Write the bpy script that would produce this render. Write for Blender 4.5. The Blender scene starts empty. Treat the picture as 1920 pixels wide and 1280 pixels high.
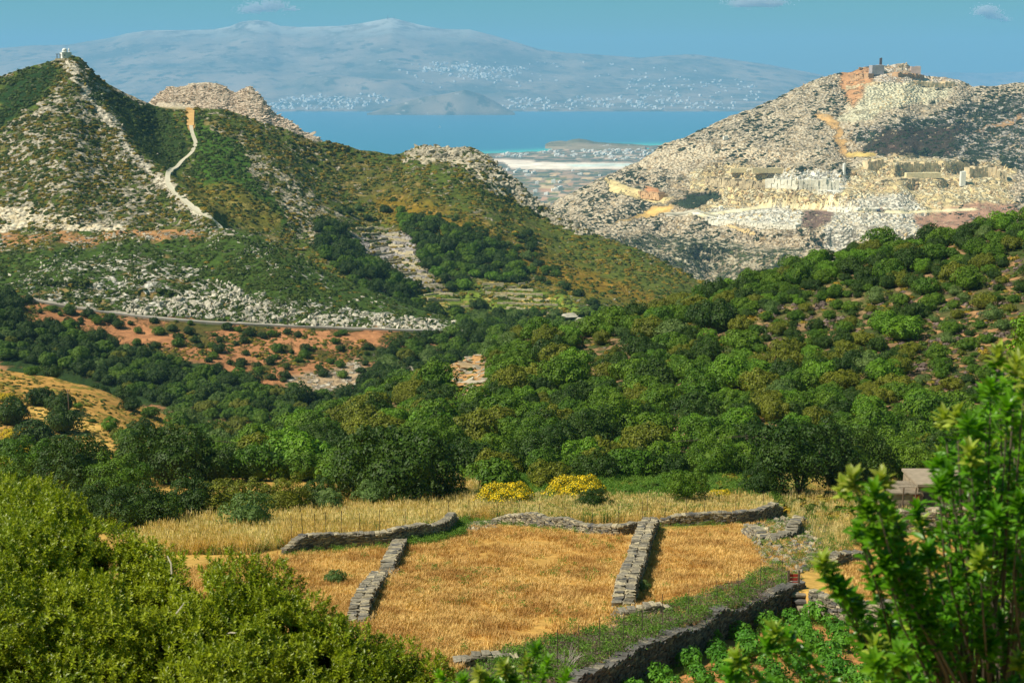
import bpy, math, random
import numpy as np
from mathutils import Vector, Matrix, Euler

random.seed(11)
rng = np.random.default_rng(11)
SC = bpy.context.scene
COL = SC.collection
R = math.radians

# ------------------------------------------------------------------ camera, sky, sun, exposure
CAMZ = 350.0
PITCH = R(10.4)
FPX = 2667.0
SP, CP = math.sin(PITCH), math.cos(PITCH)
cam_d = bpy.data.cameras.new('camera')
cam = bpy.data.objects.new('camera', cam_d)
COL.objects.link(cam)
cam.location = (0, 0, CAMZ)
cam.rotation_euler = (R(90) - PITCH, 0, 0)
cam_d.sensor_width = 36
cam_d.lens = FPX * 36 / 1920
cam_d.clip_start = 0.1
cam_d.clip_end = 200000
cam_d.dof.use_dof = True
cam_d.dof.focus_distance = 140
cam_d.dof.aperture_fstop = 7.0
SC.camera = cam

SUN_EL = R(50)
SUN_DIR = Vector((-0.93, -0.26, 0)).normalized() * math.cos(SUN_EL) + Vector((0, 0, math.sin(SUN_EL)))
world = bpy.data.worlds.new('World')
SC.world = world
world.use_nodes = True
wn = world.node_tree
wn.nodes.clear()
sky = wn.nodes.new('ShaderNodeTexSky')
sky.sky_type = 'NISHITA'
sky.sun_disc = False
sky.sun_elevation = SUN_EL
sky.sun_rotation = math.atan2(SUN_DIR.x, SUN_DIR.y)
sky.altitude = 350
sky.air_density = 0.8
sky.dust_density = 1.2
sky.ozone_density = 2.0
tint = wn.nodes.new('ShaderNodeMix')
tint.data_type = 'RGBA'
tint.blend_type = 'MULTIPLY'
tint.inputs[0].default_value = 1.0
tint.inputs[7].default_value = (0.48, 1.27, 0.80, 1)
bg = wn.nodes.new('ShaderNodeBackground')
bg.inputs[1].default_value = 0.050
sky.sun_intensity = 1.0
wo = wn.nodes.new('ShaderNodeOutputWorld')
wn.links.new(sky.outputs[0], tint.inputs[6])
wn.links.new(tint.outputs[2], bg.inputs[0])
wn.links.new(bg.outputs[0], wo.inputs[0])

sun_d = bpy.data.lights.new('sun', 'SUN')
sun_d.energy = 5.0
sun_d.angle = R(0.5)
sun_d.color = (1.0, 0.92, 0.78)
sun = bpy.data.objects.new('sun', sun_d)
COL.objects.link(sun)
sun.rotation_euler = SUN_DIR.to_track_quat('Z', 'Y').to_euler()

SC.view_settings.view_transform = 'Standard'
SC.view_settings.look = 'None'
SC.view_settings.gamma = 1
SC.view_settings.exposure = 0.42
SC.view_settings.use_curve_mapping = False
SC.cycles.use_denoising = True
SC.cycles.max_bounces = 5
SC.cycles.diffuse_bounces = 2
SC.cycles.glossy_bounces = 1
SC.cycles.transmission_bounces = 2
SC.cycles.volume_bounces = 1
SC.cycles.transparent_max_bounces = 6
SC.cycles.use_adaptive_sampling = False

# ------------------------------------------------------------------ small helpers
def tag(o, label=None, cat=None, group=None, kind=None):
    if label: o['label'] = label
    if cat: o['category'] = cat
    if group: o['group'] = group
    if kind: o['kind'] = kind
    return o

def np_mesh(name, verts, faces, mats=(), smooth=False, mat_idx=None):
    """verts (n,3); faces: (m,k) array, or a list of such arrays"""
    if not isinstance(faces, (list, tuple)): faces = [faces]
    faces = [np.asarray(f, dtype=np.int32) for f in faces if len(f)]
    me = bpy.data.meshes.new(name)
    verts = np.asarray(verts, dtype=np.float32)
    me.vertices.add(len(verts))
    me.vertices.foreach_set('co', verts.ravel())
    nl = sum(f.size for f in faces); nf = sum(len(f) for f in faces)
    me.loops.add(nl)
    me.loops.foreach_set('vertex_index', np.concatenate([f.ravel() for f in faces]))
    me.polygons.add(nf)
    tot = np.concatenate([np.full(len(f), f.shape[1], dtype=np.int32) for f in faces])
    st = np.concatenate([[0], np.cumsum(tot)[:-1]]).astype(np.int32)
    me.polygons.foreach_set('loop_start', st)
    try: me.polygons.foreach_set('loop_total', tot)
    except Exception: pass
    if mat_idx is not None: me.polygons.foreach_set('material_index', np.asarray(mat_idx, dtype=np.int32))
    me.polygons.foreach_set('use_smooth', np.full(nf, bool(smooth)))
    me.update(calc_edges=True)
    for m in mats: me.materials.append(m)
    return me

def new_obj(name, data, parent=None, loc=None, rot=None, scl=None, link=True):
    o = bpy.data.objects.new(name, data)
    if link: COL.objects.link(o)
    if parent is not None: o.parent = parent
    if loc is not None: o.location = loc
    if rot is not None: o.rotation_euler = rot
    if scl is not None: o.scale = scl
    return o

class MB:
    """collects boxes and tubes into one mesh"""
    def __init__(s): s.v = []; s.f = []
    def add(s, vs, fs):
        b = len(s.v); s.v += [tuple(v) for v in vs]; s.f += [tuple(i + b for i in f) for f in fs]
    def box(s, c, size, rot=None, taper=1.0):
        hx, hy, hz = size[0] / 2, size[1] / 2, size[2] / 2
        vs = [Vector((x * hx * (taper if z > 0 else 1), y * hy * (taper if z > 0 else 1), z * hz)) for z in (-1, 1) for x, y in ((-1, -1), (1, -1), (1, 1), (-1, 1))]
        if rot is not None:
            m = Euler(rot).to_matrix(); vs = [m @ v for v in vs]
        c = Vector(c)
        s.add([c + v for v in vs], [(3, 2, 1, 0), (4, 5, 6, 7), (0, 1, 5, 4), (1, 2, 6, 5), (2, 3, 7, 6), (3, 0, 4, 7)])
    def tube(s, pts, radii, n=6):
        pts = [Vector(p) for p in pts]
        if not hasattr(radii, '__len__'): radii = [radii] * len(pts)
        rings = []
        for i, p in enumerate(pts):
            d = (pts[min(i + 1, len(pts) - 1)] - pts[max(i - 1, 0)])
            if d.length < 1e-9: d = Vector((0, 0, 1))
            d.normalize()
            a = d.cross(Vector((0.13, 0.97, 0.21))); a.normalize(); b = d.cross(a)
            rings.append([p + (a * math.cos(t) + b * math.sin(t)) * radii[i] for t in [2 * math.pi * k / n for k in range(n)]])
        vs = [v for r in rings for v in r]; fs = []
        for i in range(len(pts) - 1):
            for k in range(n):
                a0 = i * n + k; a1 = i * n + (k + 1) % n
                fs.append((a0, a1, a1 + n, a0 + n))
        fs.append(tuple(range(n))[::-1]); fs.append(tuple((len(pts) - 1) * n + k for k in range(n)))
        s.add(vs, fs)
    def mesh(s, name, mat, smooth=False):
        me = bpy.data.meshes.new(name); me.from_pydata([tuple(v) for v in s.v], [], s.f); me.update()
        if smooth: me.polygons.foreach_set('use_smooth', [True] * len(me.polygons))
        if mat: me.materials.append(mat)
        return me
    def build(s, name, mat, parent=None, loc=None, smooth=False):
        return new_obj(name, s.mesh(name, mat, smooth), parent, loc)

# numpy value noise
def _h(ix, iy, seed):
    n = (ix.astype(np.int64) * 374761393 + iy.astype(np.int64) * 668265263 + seed * 974634777) & 0x7fffffff
    n = ((n ^ (n >> 13)) * 1274126177) & 0x7fffffff
    n = (n ^ (n >> 16)) & 0xffffff
    return n / float(0xffffff)
def vnoise(x, y, seed=0):
    x = np.asarray(x, float); y = np.asarray(y, float)
    ix = np.floor(x); iy = np.floor(y); fx = x - ix; fy = y - iy
    fx = fx * fx * (3 - 2 * fx); fy = fy * fy * (3 - 2 * fy)
    a = _h(ix, iy, seed); b = _h(ix + 1, iy, seed); c = _h(ix, iy + 1, seed); d = _h(ix + 1, iy + 1, seed)
    return (a + (b - a) * fx) * (1 - fy) + (c + (d - c) * fx) * fy
def fbm(x, y, seed=0, o=4, g=0.5):
    s = 0; a = 1; t = 0
    for k in range(o):
        s = s + a * (vnoise(x * 2 ** k, y * 2 ** k, seed + k * 17) - 0.5); t += a; a *= g
    return s / t * 2      # about -1..1
def ridged(x, y, seed=0, o=4, g=0.55):
    s = 0; a = 1; t = 0
    for k in range(o):
        s = s + a * (1 - np.abs(2 * vnoise(x * 2 ** k, y * 2 ** k, seed + k * 31) - 1)); t += a; a *= g
    return s / t
def sstep(a, b, x):
    t = np.clip((x - a) / (b - a), 0, 1); return t * t * (3 - 2 * t)

# ------------------------------------------------------------------ materials
def new_mat(name):
    m = bpy.data.materials.new(name); m.use_nodes = True
    nt = m.node_tree; nt.nodes.clear()
    out = nt.nodes.new('ShaderNodeOutputMaterial')
    return m, nt, out
def N(nt, t, **kw):
    n = nt.nodes.new(t)
    for k, v in kw.items(): setattr(n, k, v)
    return n
def mixc(nt, fac, a, b, mode='MIX'):
    n = N(nt, 'ShaderNodeMix', data_type='RGBA', blend_type=mode)
    for i, v in ((0, fac), (6, a), (7, b)):
        if hasattr(v, 'is_linked') or hasattr(v, 'links'): nt.links.new(v, n.inputs[i])
        elif i == 0: n.inputs[0].default_value = v
        else: n.inputs[i].default_value = (v[0], v[1], v[2], 1)
    return n.outputs[2]
def math_n(nt, op, a, b=None, c=None, clamp=False):
    n = N(nt, 'ShaderNodeMath', operation=op, use_clamp=clamp)
    for i, v in enumerate((a, b, c)):
        if v is None: continue
        if hasattr(v, 'links'): nt.links.new(v, n.inputs[i])
        else: n.inputs[i].default_value = v
    return n.outputs[0]
def noise_n(nt, vec, scale, detail=4, rough=0.6, dist=0.0):
    n = N(nt, 'ShaderNodeTexNoise')
    n.inputs['Scale'].default_value = scale; n.inputs['Detail'].default_value = detail
    n.inputs['Roughness'].default_value = rough; n.inputs['Distortion'].default_value = dist
    nt.links.new(vec, n.inputs['Vector'])
    return n.outputs[0]
def mrange(nt, v, a, b, c=0, d=1, smooth=False):
    n = N(nt, 'ShaderNodeMapRange'); n.clamp = True
    if smooth: n.interpolation_type = 'SMOOTHSTEP'
    nt.links.new(v, n.inputs[0])
    for i, x in ((1, a), (2, b), (3, c), (4, d)):
        if hasattr(x, 'links'): nt.links.new(x, n.inputs[i])
        else: n.inputs[i].default_value = x
    return n.outputs[0]

def simple_mat(name, col, rough=0.9, var=0.25, scale=4.0, bump=0.0, col2=None, world=False, spec=0.3):
    m, nt, out = new_mat(name)
    tc = N(nt, 'ShaderNodeNewGeometry' if world else 'ShaderNodeTexCoord')
    vec = tc.outputs['Position'] if world else tc.outputs['Object']
    nz = noise_n(nt, vec, scale, 5, 0.65)
    oi = N(nt, 'ShaderNodeObjectInfo')
    a = [c * (1 - var) for c in col]; b = [min(1, c * (1 + var)) for c in (col2 or col)]
    f = math_n(nt, 'ADD', mrange(nt, nz, 0.3, 0.7), math_n(nt, 'MULTIPLY_ADD', oi.outputs['Random'], 0.6, -0.3), clamp=True)
    c = mixc(nt, f, a, b)
    p = N(nt, 'ShaderNodeBsdfPrincipled'); nt.links.new(c, p.inputs['Base Color'])
    p.inputs['Roughness'].default_value = rough
    p.inputs['Specular IOR Level'].default_value = spec
    if bump:
        bn = N(nt, 'ShaderNodeBump'); bn.inputs['Strength'].default_value = 0.8; bn.inputs['Distance'].default_value = bump
        nt.links.new(noise_n(nt, vec, scale * 3, 6, 0.7), bn.inputs['Height']); nt.links.new(bn.outputs[0], p.inputs['Normal'])
    nt.links.new(p.outputs[0], out.inputs[0])
    return m

def foliage_mat(name, c1, c2, accent=None, acc_amt=0.0, scale=6.0, trans=0.25, rough=0.55, spec=0.25):
    m, nt, out = new_mat(name)
    tc = N(nt, 'ShaderNodeTexCoord'); g = N(nt, 'ShaderNodeNewGeometry'); oi = N(nt, 'ShaderNodeObjectInfo')
    f = math_n(nt, 'ADD', mrange(nt, noise_n(nt, g.outputs['Position'], 0.35, 3, 0.6), 0.35, 0.65), math_n(nt, 'MULTIPLY_ADD', oi.outputs['Random'], 0.7, -0.35), clamp=True)
    c = mixc(nt, f, c1, c2)
    rpi = g.outputs['Random Per Island']
    v = mrange(nt, rpi, 0, 1, 0.65, 1.35)
    vm = N(nt, 'ShaderNodeVectorMath', operation='SCALE'); nt.links.new(c, vm.inputs[0]); nt.links.new(v, vm.inputs['Scale'])
    c = vm.outputs[0]
    if accent:
        nz = mrange(nt, noise_n(nt, tc.outputs['Object'], scale, 2, 0.5), 0.56 - acc_amt * 0.12, 0.60 - acc_amt * 0.12)
        r2 = math_n(nt, 'LESS_THAN', math_n(nt, 'FRACT', math_n(nt, 'MULTIPLY', rpi, 17.3)), acc_amt)
        c = mixc(nt, math_n(nt, 'MULTIPLY', nz, r2) if acc_amt < 0.9 else r2, c, accent)
    p = N(nt, 'ShaderNodeBsdfPrincipled'); nt.links.new(c, p.inputs['Base Color'])
    p.inputs['Roughness'].default_value = rough; p.inputs['Specular IOR Level'].default_value = spec
    sh = p.outputs[0]
    if trans > 0:
        t = N(nt, 'ShaderNodeBsdfTranslucent')
        tcn = mixc(nt, 1.0, c, (1.25, 1.35, 0.5), 'MULTIPLY'); nt.links.new(tcn, t.inputs[0])
        mx = N(nt, 'ShaderNodeMixShader'); mx.inputs[0].default_value = trans
        nt.links.new(sh, mx.inputs[1]); nt.links.new(t.outputs[0], mx.inputs[2]); sh = mx.outputs[0]
    nt.links.new(sh, out.inputs[0])
    return m

def terrain_mat(name, rscale, vscale, dscale, bump, stretch=(1, 1, 1), rotz=0.0):
    """mixes soil, vegetation and rock colours (painted per place) with procedural noise"""
    m, nt, out = new_mat(name)
    g = N(nt, 'ShaderNodeNewGeometry')
    mp = N(nt, 'ShaderNodeMapping'); mp.inputs['Scale'].default_value = stretch; mp.inputs['Rotation'].default_value = (0, 0, rotz)
    nt.links.new(g.outputs['Position'], mp.inputs[0])
    def at(n):
        a = N(nt, 'ShaderNodeAttribute', attribute_name=n, attribute_type='GEOMETRY'); return a
    soil, veg, rock, cov = at('soil'), at('veg'), at('rock'), at('cov')
    sep = N(nt, 'ShaderNodeSeparateColor'); nt.links.new(cov.outputs['Color'], sep.inputs[0])
    big = noise_n(nt, g.outputs['Position'], dscale * 0.15, 4, 0.6)
    fine = noise_n(nt, g.outputs['Position'], dscale, 6, 0.75)
    # soil with variation
    k = mrange(nt, fine, 0.3, 0.7, 0.62, 1.38)
    k2 = mrange(nt, big, 0.3, 0.7, 0.8, 1.2)
    kk = math_n(nt, 'MULTIPLY', k, k2)
    def sc(col, f):
        v = N(nt, 'ShaderNodeVectorMath', operation='SCALE'); nt.links.new(col, v.inputs[0]); nt.links.new(f, v.inputs['Scale']); return v.outputs[0]
    soilc = sc(soil.outputs['Color'], kk)
    vn = noise_n(nt, mp.outputs[0], vscale, 7, 0.62, 0.3)
    vegk = mrange(nt, noise_n(nt, mp.outputs[0], vscale * 3.1, 5, 0.7), 0.3, 0.7, 0.5, 1.5)
    vegc = sc(veg.outputs['Color'], vegk)
    def mask(noise, covs, w):
        # coverage 0..1 turned into a threshold on the noise
        th = mrange(nt, covs, 0, 1, 0.80, 0.20)
        d = math_n(nt, 'SUBTRACT', noise, th)
        return mrange(nt, d, -w, w)
    mv = mask(vn, sep.outputs[1], 0.035)
    c = mixc(nt, mv, soilc, vegc)
    rn = noise_n(nt, mp.outputs[0], rscale, 8, 0.68, 0.4)
    mr = mask(rn, sep.outputs[0], 0.03)
    vor = N(nt, 'ShaderNodeTexVoronoi', feature='F1'); vor.inputs['Scale'].default_value = rscale * 2.2
    nt.links.new(mp.outputs[0], vor.inputs['Vector'])
    rk = mrange(nt, noise_n(nt, mp.outputs[0], rscale * 3.3, 6, 0.75), 0.32, 0.68, 0.55, 1.35)
    rockc = sc(rock.outputs['Color'], rk)
    rockc = mixc(nt, mrange(nt, vor.outputs['Distance'], 0.35, 0.75, 0, 0.55), rockc, sc(soil.outputs['Color'], k2))
    c = mixc(nt, mr, c, rockc)
    p = N(nt, 'ShaderNodeBsdfPrincipled'); nt.links.new(c, p.inputs['Base Color'])
    p.inputs['Roughness'].default_value = 0.95; p.inputs['Specular IOR Level'].default_value = 0.1
    h = math_n(nt, 'MULTIPLY', mr, math_n(nt, 'SUBTRACT', 1.2, vor.outputs['Distance']))
    h = math_n(nt, 'ADD', h, math_n(nt, 'MULTIPLY', mv, vn))
    h = math_n(nt, 'ADD', h, math_n(nt, 'MULTIPLY', fine, 0.6))
    bn = N(nt, 'ShaderNodeBump'); bn.inputs['Strength'].default_value = 1.0; bn.inputs['Distance'].default_value = bump
    nt.links.new(h, bn.inputs['Height']); nt.links.new(bn.outputs[0], p.inputs['Normal'])
    nt.links.new(p.outputs[0], out.inputs[0])
    return m

# ------------------------------------------------------------------ directions: photo pixel (1920 x 1280) <-> bearing
def ue(px, py):
    X = (np.asarray(px, float) - 960) / FPX; Y = (640 - np.asarray(py, float)) / FPX
    d = CP + Y * SP
    return X / d, (-SP + Y * CP) / d
def e_of(py): return float(ue(960, py)[1])
def proj(x, y, z):
    """z relative to the camera"""
    d = y * CP - z * SP
    return 960 + FPX * x / d, 640 - FPX * (y * SP + z * CP) / d

# ------------------------------------------------------------------ the lie of the land
def curve(pts):
    p = np.array(pts, float); u, e = ue(p[:, 0], p[:, 1])
    o = np.argsort(u); return u[o], e[o], p[o, 2]
def layer(U, Y, ridge, foot, back=0.4, front=0.5, gam=1.0):
    ru, re, ry = curve(ridge); fu, fe, fy = curve(foot)
    RE = np.interp(U, ru, re); RY = np.interp(U, ru, ry); FE = np.interp(U, fu, fe); FY = np.interp(U, fu, fy)
    t = np.clip((Y - FY) / (RY - FY), 0, 1)
    e = FE + (RE - FE) * t ** gam
    z = e * Y
    z = np.where(Y > RY, RE * RY - back * (Y - RY), z)
    z = np.where(Y < FY, FE * FY - front * (FY - Y), z)
    return z

L_B = ([(-900,1300,235),(-200,1150,235),(300,960,215),(420,885,225),(520,832,240),(640,782,255),(760,722,262),(850,678,270),(1000,632,280),(1200,600,285),(1330,556,287),(1420,516,287),(1520,492,287),(1650,466,283),(1800,438,279),(1920,412,275),(2400,340,270)],
       [(-900,1300,150),(300,960,150),(500,872,150),(2400,872,150)])
L_C = ([(-900,690,330),(0,688,330),(100,705,330),(200,736,330),(300,776,330),(430,828,325),(500,872,320),(620,960,315),(800,1200,310),(2400,1200,310)],
       [(-900,882,240),(500,890,240),(620,970,240),(2400,1250,240)])
L_D = ([(-900,545,540),(0,553,540),(60,562,540),(250,592,540),(540,612,540),(860,622,540),(1300,625,540),(2400,640,540)],
       [(-900,800,420),(2400,800,420)])
L_E = ([(-900,430,650),(0,440,650),(200,432,650),(420,430,655),(520,468,645),(640,520,630),(760,566,615),(870,606,600),(1300,640,600),(2400,660,600)],
       L_D[0])
L_F = ([(-900,230,900),(-300,180,900),(0,145,900),(60,128,900),(105,113,900),(130,112,900),(142,119,900),(180,154,905),(220,168,915),(260,184,930),(290,196,940),(330,199,940),(360,204,945),(420,213,950),(500,234,960),(560,254,970),(640,282,985),(700,290,1000),(752,292,1005),(782,275,1005),(820,272,1005),(880,274,1000),(920,296,995),(960,338,985),(1010,380,970),(1060,408,950),(1130,440,920),(1230,482,880),(1330,540,820),(1400,590,780),(1600,700,760),(2400,900,760)],
       [(-900,450,680),(0,450,680),(400,446,690),(600,520,690),(870,600,660),(1250,600,680),(1600,720,680),(2400,920,680)])
L_G = ([(-900,420,1380),(150,300,1380),(240,215,1380),(285,186,1380),(320,166,1380),(370,160,1380),(410,158,1380),(440,168,1380),(470,164,1380),(492,180,1375),(505,205,1370),(560,240,1360),(620,272,1350),(650,288,1340),(720,340,1330),(2400,900,1330)],
       [(-900,450,1200),(150,330,1200),(650,330,1200),(720,370,1200),(2400,930,1200)])
L_Q = ([(-900,560,2300),(700,520,2100),(960,430,2200),(1035,386,2250),(1080,360,2290),(1130,331,2330),(1200,300,2380),(1250,271,2420),(1330,233,2460),(1382,214,2490),(1405,204,2500),(1450,184,2540),(1520,155,2590),(1580,134,2600),(1620,124,2600),(1660,120,2600),(1700,119,2600),(1730,139,2600),(1800,147,2600),(1825,163,2590),(1870,161,2590),(1920,156,2590),(2400,150,2590)],
       [(-900,600,1700),(900,560,1700),(1040,450,1720),(1120,470,1700),(1200,505,1650),(1330,570,1600),(1500,540,1600),(2400,540,1600)])

NB_Y = [1.0, 10, 25, 48, 62, 92, 108, 125, 150, 240, 420, 700, 1500, 3000, 4300, 6200, 7600, 9000]
NB_E = [-1.7, -0.62, -0.50, e_of(1288), e_of(1150), e_of(990), e_of(940), e_of(900), e_of(885), e_of(925)]
NB_Z = [a * b for a, b in zip(NB_E, NB_Y)] + [-125, -165, -255, -335, -344, -347.5, -349, -350]

ROWS = np.concatenate([np.geomspace(1.0, 45, 26)[:-1], np.linspace(45, 130, 190)[:-1], np.linspace(130, 300, 120)[:-1],
    np.linspace(300, 420, 46)[:-1], np.linspace(420, 560, 110)[:-1], np.linspace(560, 690, 120)[:-1], np.linspace(690, 1030, 215)[:-1],
    np.linspace(1030, 1200, 14)[:-1], np.linspace(1200, 1400, 60)[:-1], np.linspace(1400, 1600, 10)[:-1],
    np.linspace(1600, 2650, 235)[:-1], np.linspace(2650, 3200, 10)[:-1], np.geomspace(3200, 9500, 80)])
UC = np.concatenate([np.linspace(-1.3, -0.44, 36)[:-1], np.linspace(-0.44, 0.44, 600), np.linspace(0.44, 1.3, 36)[1:]])
UU, YY = np.meshgrid(UC, ROWS)
XX = UU * YY
ZZ = np.maximum(np.interp(YY, NB_Y, NB_Z), -1e9)
WHO = np.zeros(ZZ.shape, int)
for k, (L, kw) in enumerate([(L_B, dict(back=0.35, front=0.4, gam=0.9)), (L_C, dict(back=0.42, front=0.35, gam=0.9)), (L_D, dict(back=0.3, front=0.3)),
                             (L_E, dict(back=0.35, front=0.6, gam=0.8)), (L_F, dict(back=0.45, front=0.4, gam=0.9)), (L_G, dict(back=0.5, front=0.6)),
                             (L_Q, dict(back=0.5, front=0.35, gam=0.85))]):
    z = layer(UU, YY, L[0], L[1], **kw)
    WHO = np.where(z > ZZ, k + 1, WHO); ZZ = np.maximum(ZZ, z)
PX, PY = proj(XX, YY, ZZ)

def seg_dist(px, py, pts):
    d = np.full(np.shape(px), 1e9)
    for (x0, y0), (x1, y1) in zip(pts[:-1], pts[1:]):
        dx, dy = x1 - x0, y1 - y0; t = np.clip(((px - x0) * dx + (py - y0) * dy) / (dx * dx + dy * dy + 1e-9), 0, 1)
        d = np.minimum(d, np.hypot(px - x0 - t * dx, py - y0 - t * dy))
    return d
def inside(px, py, poly):
    r = np.zeros(np.shape(px), bool); n = len(poly)
    for i in range(n):
        x0, y0 = poly[i]; x1, y1 = poly[(i + 1) % n]
        if y0 == y1: continue
        r ^= ((y0 > py) != (y1 > py)) & (px < (x1 - x0) * (py - y0) / (y1 - y0) + x0)
    return r
def sdf(px, py, poly):
    d = seg_dist(px, py, list(poly) + [poly[0]])
    return np.where(inside(px, py, poly), d, -d)

# spurs and gullies on the slopes
def crease(line, w, a, y0, y1):
    global ZZ
    m = (YY > y0) & (YY < y1)
    x = PX[m]; y = PY[m]
    d = seg_dist(x, y, line)
    ZZ[m] += a * np.exp(-(d / w) ** 2)
crease([(150,135),(175,185),(240,285),(312,350),(392,415)], 26, 7.0, 690, 950)
crease([(60,190),(90,300),(130,400)], 40, 3.0, 690, 930)
crease([(300,240),(345,310),(440,395),(560,430)], 30, -5.0, 690, 950)
crease([(420,235),(500,300),(560,350),(640,400)], 34, 3.5, 690, 980)
crease([(620,330),(700,420),(800,540),(870,590)], 60, -7.0, 670, 980)
crease([(640,300),(760,370),(900,450),(1040,540),(1120,590)], 45, 4.0, 670, 1000)
crease([(1040,440),(1150,470),(1260,540),(1330,560)], 30, 5.0, 1600, 2200)
crease([(1590,150),(1575,230),(1590,290)], 22, -9.0, 1600, 2650)
crease([(1210,400),(1330,470),(1360,560)], 28, -12.0, 1600, 2400)
for pt in ((245,500),(470,480),(90,500)):
    crease([pt, (pt[0] + 60, pt[1] + 40)], 40, 3.0, 560, 680)

# uneven ground
far = sstep(60, 130, YY)
amp = np.interp(YY, [1, 40, 62, 125, 150, 300, 420, 540, 700, 1300, 1700, 2600, 3200], [.05, .15, .12, .3, 1.0, 1.2, 1.6, 1.6, 2.4, 3.5, 10, 7, 3])
wl = np.interp(YY, [1, 62, 125, 300, 700, 1700, 3200], [5, 9, 16, 28, 48, 120, 300])
lw = np.log(wl)
ZZ = ZZ + amp * fbm(XX / 42.0, YY / 42.0, 3, 5) * sstep(300, 600, YY) + amp * fbm(XX / 14.0, YY / 14.0, 5, 3) * (1 - sstep(300, 600, YY))
rk = np.clip(sstep(660, 760, YY), 0, 1) * (YY < 3000)
ZZ = ZZ + rk * np.interp(YY, [700, 1000, 1400, 2000, 2450, 2600], [1.6, 2.2, 5.0, 6, 5, 2.5]) * (ridged((XX + 0.5 * YY) / np.interp(YY, [700, 1600, 2600], [16, 30, 46]), (YY - 0.35 * XX) / np.interp(YY, [700, 1600, 2600], [26, 45, 60]), 9, 4) - 0.55)
knob = (YY > 930) & (YY < 1030) & (PX > 740) & (PX < 1080)
ZZ = ZZ + np.where(knob, 3.2 * (ridged(XX / 9.0, YY / 11.0, 21, 3) - 0.5), 0)
gk = (WHO == 6)
ZZ = ZZ + np.where(gk, 6.0 * (ridged(XX / 22.0, YY / 26.0, 25, 3) - 0.6), 0)

# quarry benches: cut the slope into steps
def bench(poly, h, off=0.0, feather=8, y0=1600, y1=2700):
    global ZZ
    m = (YY > y0) & (YY < y1) & (PX > min(p[0] for p in poly) - 40) & (PX < max(p[0] for p in poly) + 40)
    s = sdf(PX[m], PY[m], poly); w = sstep(-feather, feather, s)
    z = ZZ[m]; q = (z - off) / h; fl = np.floor(q); fr = q - fl
    zt = (fl + sstep(0.42, 0.58, fr)) * h + off
    ZZ[m] = z * (1 - w) + zt * w
bench([(1340,305),(1500,300),(1600,325),(1600,400),(1400,390),(1300,350)], 26, 6, 14)
bench([(1640,290),(1740,285),(1900,310),(1880,345),(1640,350)], 20, 2, 10)
bench([(1130,330),(1230,340),(1240,375),(1160,360)], 16, 0, 5)
bench([(1250,440),(1500,440),(1900,400),(1900,470),(1500,490),(1250,470)], 26, 0, 6)
# terraces in the far valley and on the near right
bench([(690,420),(800,450),(880,560),(760,560),(690,500)], 2.6, 0, 6, 640, 1000)
bench([(870,520),(1060,560),(1060,600),(860,600)], 2.4, 0, 6, 640, 1000)

# the sunken vineyard below its retaining wall
WALL_TOP = [(1040,1292),(1100,1262),(1180,1222),(1250,1195),(1340,1150),(1420,1124),(1490,1106)]
VINE = WALL_TOP + [(1560,1120),(1720,1136),(1960,1140),(2300,1150),(2300,1700),(1000,1700)]
mv_ = (YY > 30) & (YY < 75)
ZZ[mv_] -= 1.35 * (inside(PX[mv_], PY[mv_], VINE) & (YY[mv_] > 40))

# coast
sea_e = e_of
PX, PY = proj(XX, YY, ZZ)
EE = ZZ / YY
RUN = np.maximum.accumulate(EE, axis=0)

def ground_z(x, y):
    """height of the land (world) under x, y"""
    x = np.asarray(x, float); y = np.asarray(y, float)
    u = x / y
    r = np.clip(np.interp(y, ROWS, np.arange(len(ROWS))), 0, len(ROWS) - 1.001); c = np.clip(np.interp(u, UC, np.arange(len(UC))), 0, len(UC) - 1.001)
    i = r.astype(int); j = c.astype(int); fr = r - i; fc = c - j
    z = (ZZ[i, j] * (1 - fc) + ZZ[i, j + 1] * fc) * (1 - fr) + (ZZ[i + 1, j] * (1 - fc) + ZZ[i + 1, j + 1] * fc) * fr
    return z + CAMZ
def hit(px, py):
    """where the sight line through a photo pixel meets the land: world x, y, z (nan: sky)"""
    px = np.atleast_1d(np.asarray(px, float)); py = np.atleast_1d(np.asarray(py, float))
    u, e = ue(px, py)
    j = np.clip(np.round(np.interp(u, UC, np.arange(len(UC)))).astype(int), 0, len(UC) - 1)
    y = np.full(len(px), np.nan)
    o = np.argsort(j, kind='stable'); js = j[o]
    b = np.flatnonzero(np.diff(js)) + 1
    for seg in np.split(o, b):
        if len(seg) == 0: continue
        col = RUN[:, j[seg[0]]]
        k = np.searchsorted(col, e[seg])
        ok = (k > 0) & (k < len(ROWS))
        k2 = np.clip(k, 1, len(ROWS) - 1)
        e0 = col[k2 - 1]; e1 = col[k2]; t = (e[seg] - e0) / np.maximum(e1 - e0, 1e-9)
        y[seg] = np.where(ok, ROWS[k2 - 1] + t * (ROWS[k2] - ROWS[k2 - 1]), np.nan)
    x = u * y
    z = np.where(np.isnan(y), np.nan, ground_z(np.nan_to_num(x, nan=0), np.nan_to_num(y, nan=100)))
    return x, y, z
def hit1(px, py):
    x, y, z = hit([px], [py]); return Vector((x[0], y[0], z[0]))
def at_dist(px, py, y):
    u, e = ue(px, py); return Vector((float(u) * y, y, CAMZ + float(e) * y))
def visible(x, y, z, slack=0.0):
    u = x / y; e = (z - CAMZ) / y
    j = np.clip(np.round(np.interp(u, UC, np.arange(len(UC)))).astype(int), 0, len(UC) - 1)
    i = np.clip(np.searchsorted(ROWS, y) - 2, 0, len(ROWS) - 1)
    return e > RUN[i, j] - slack

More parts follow.
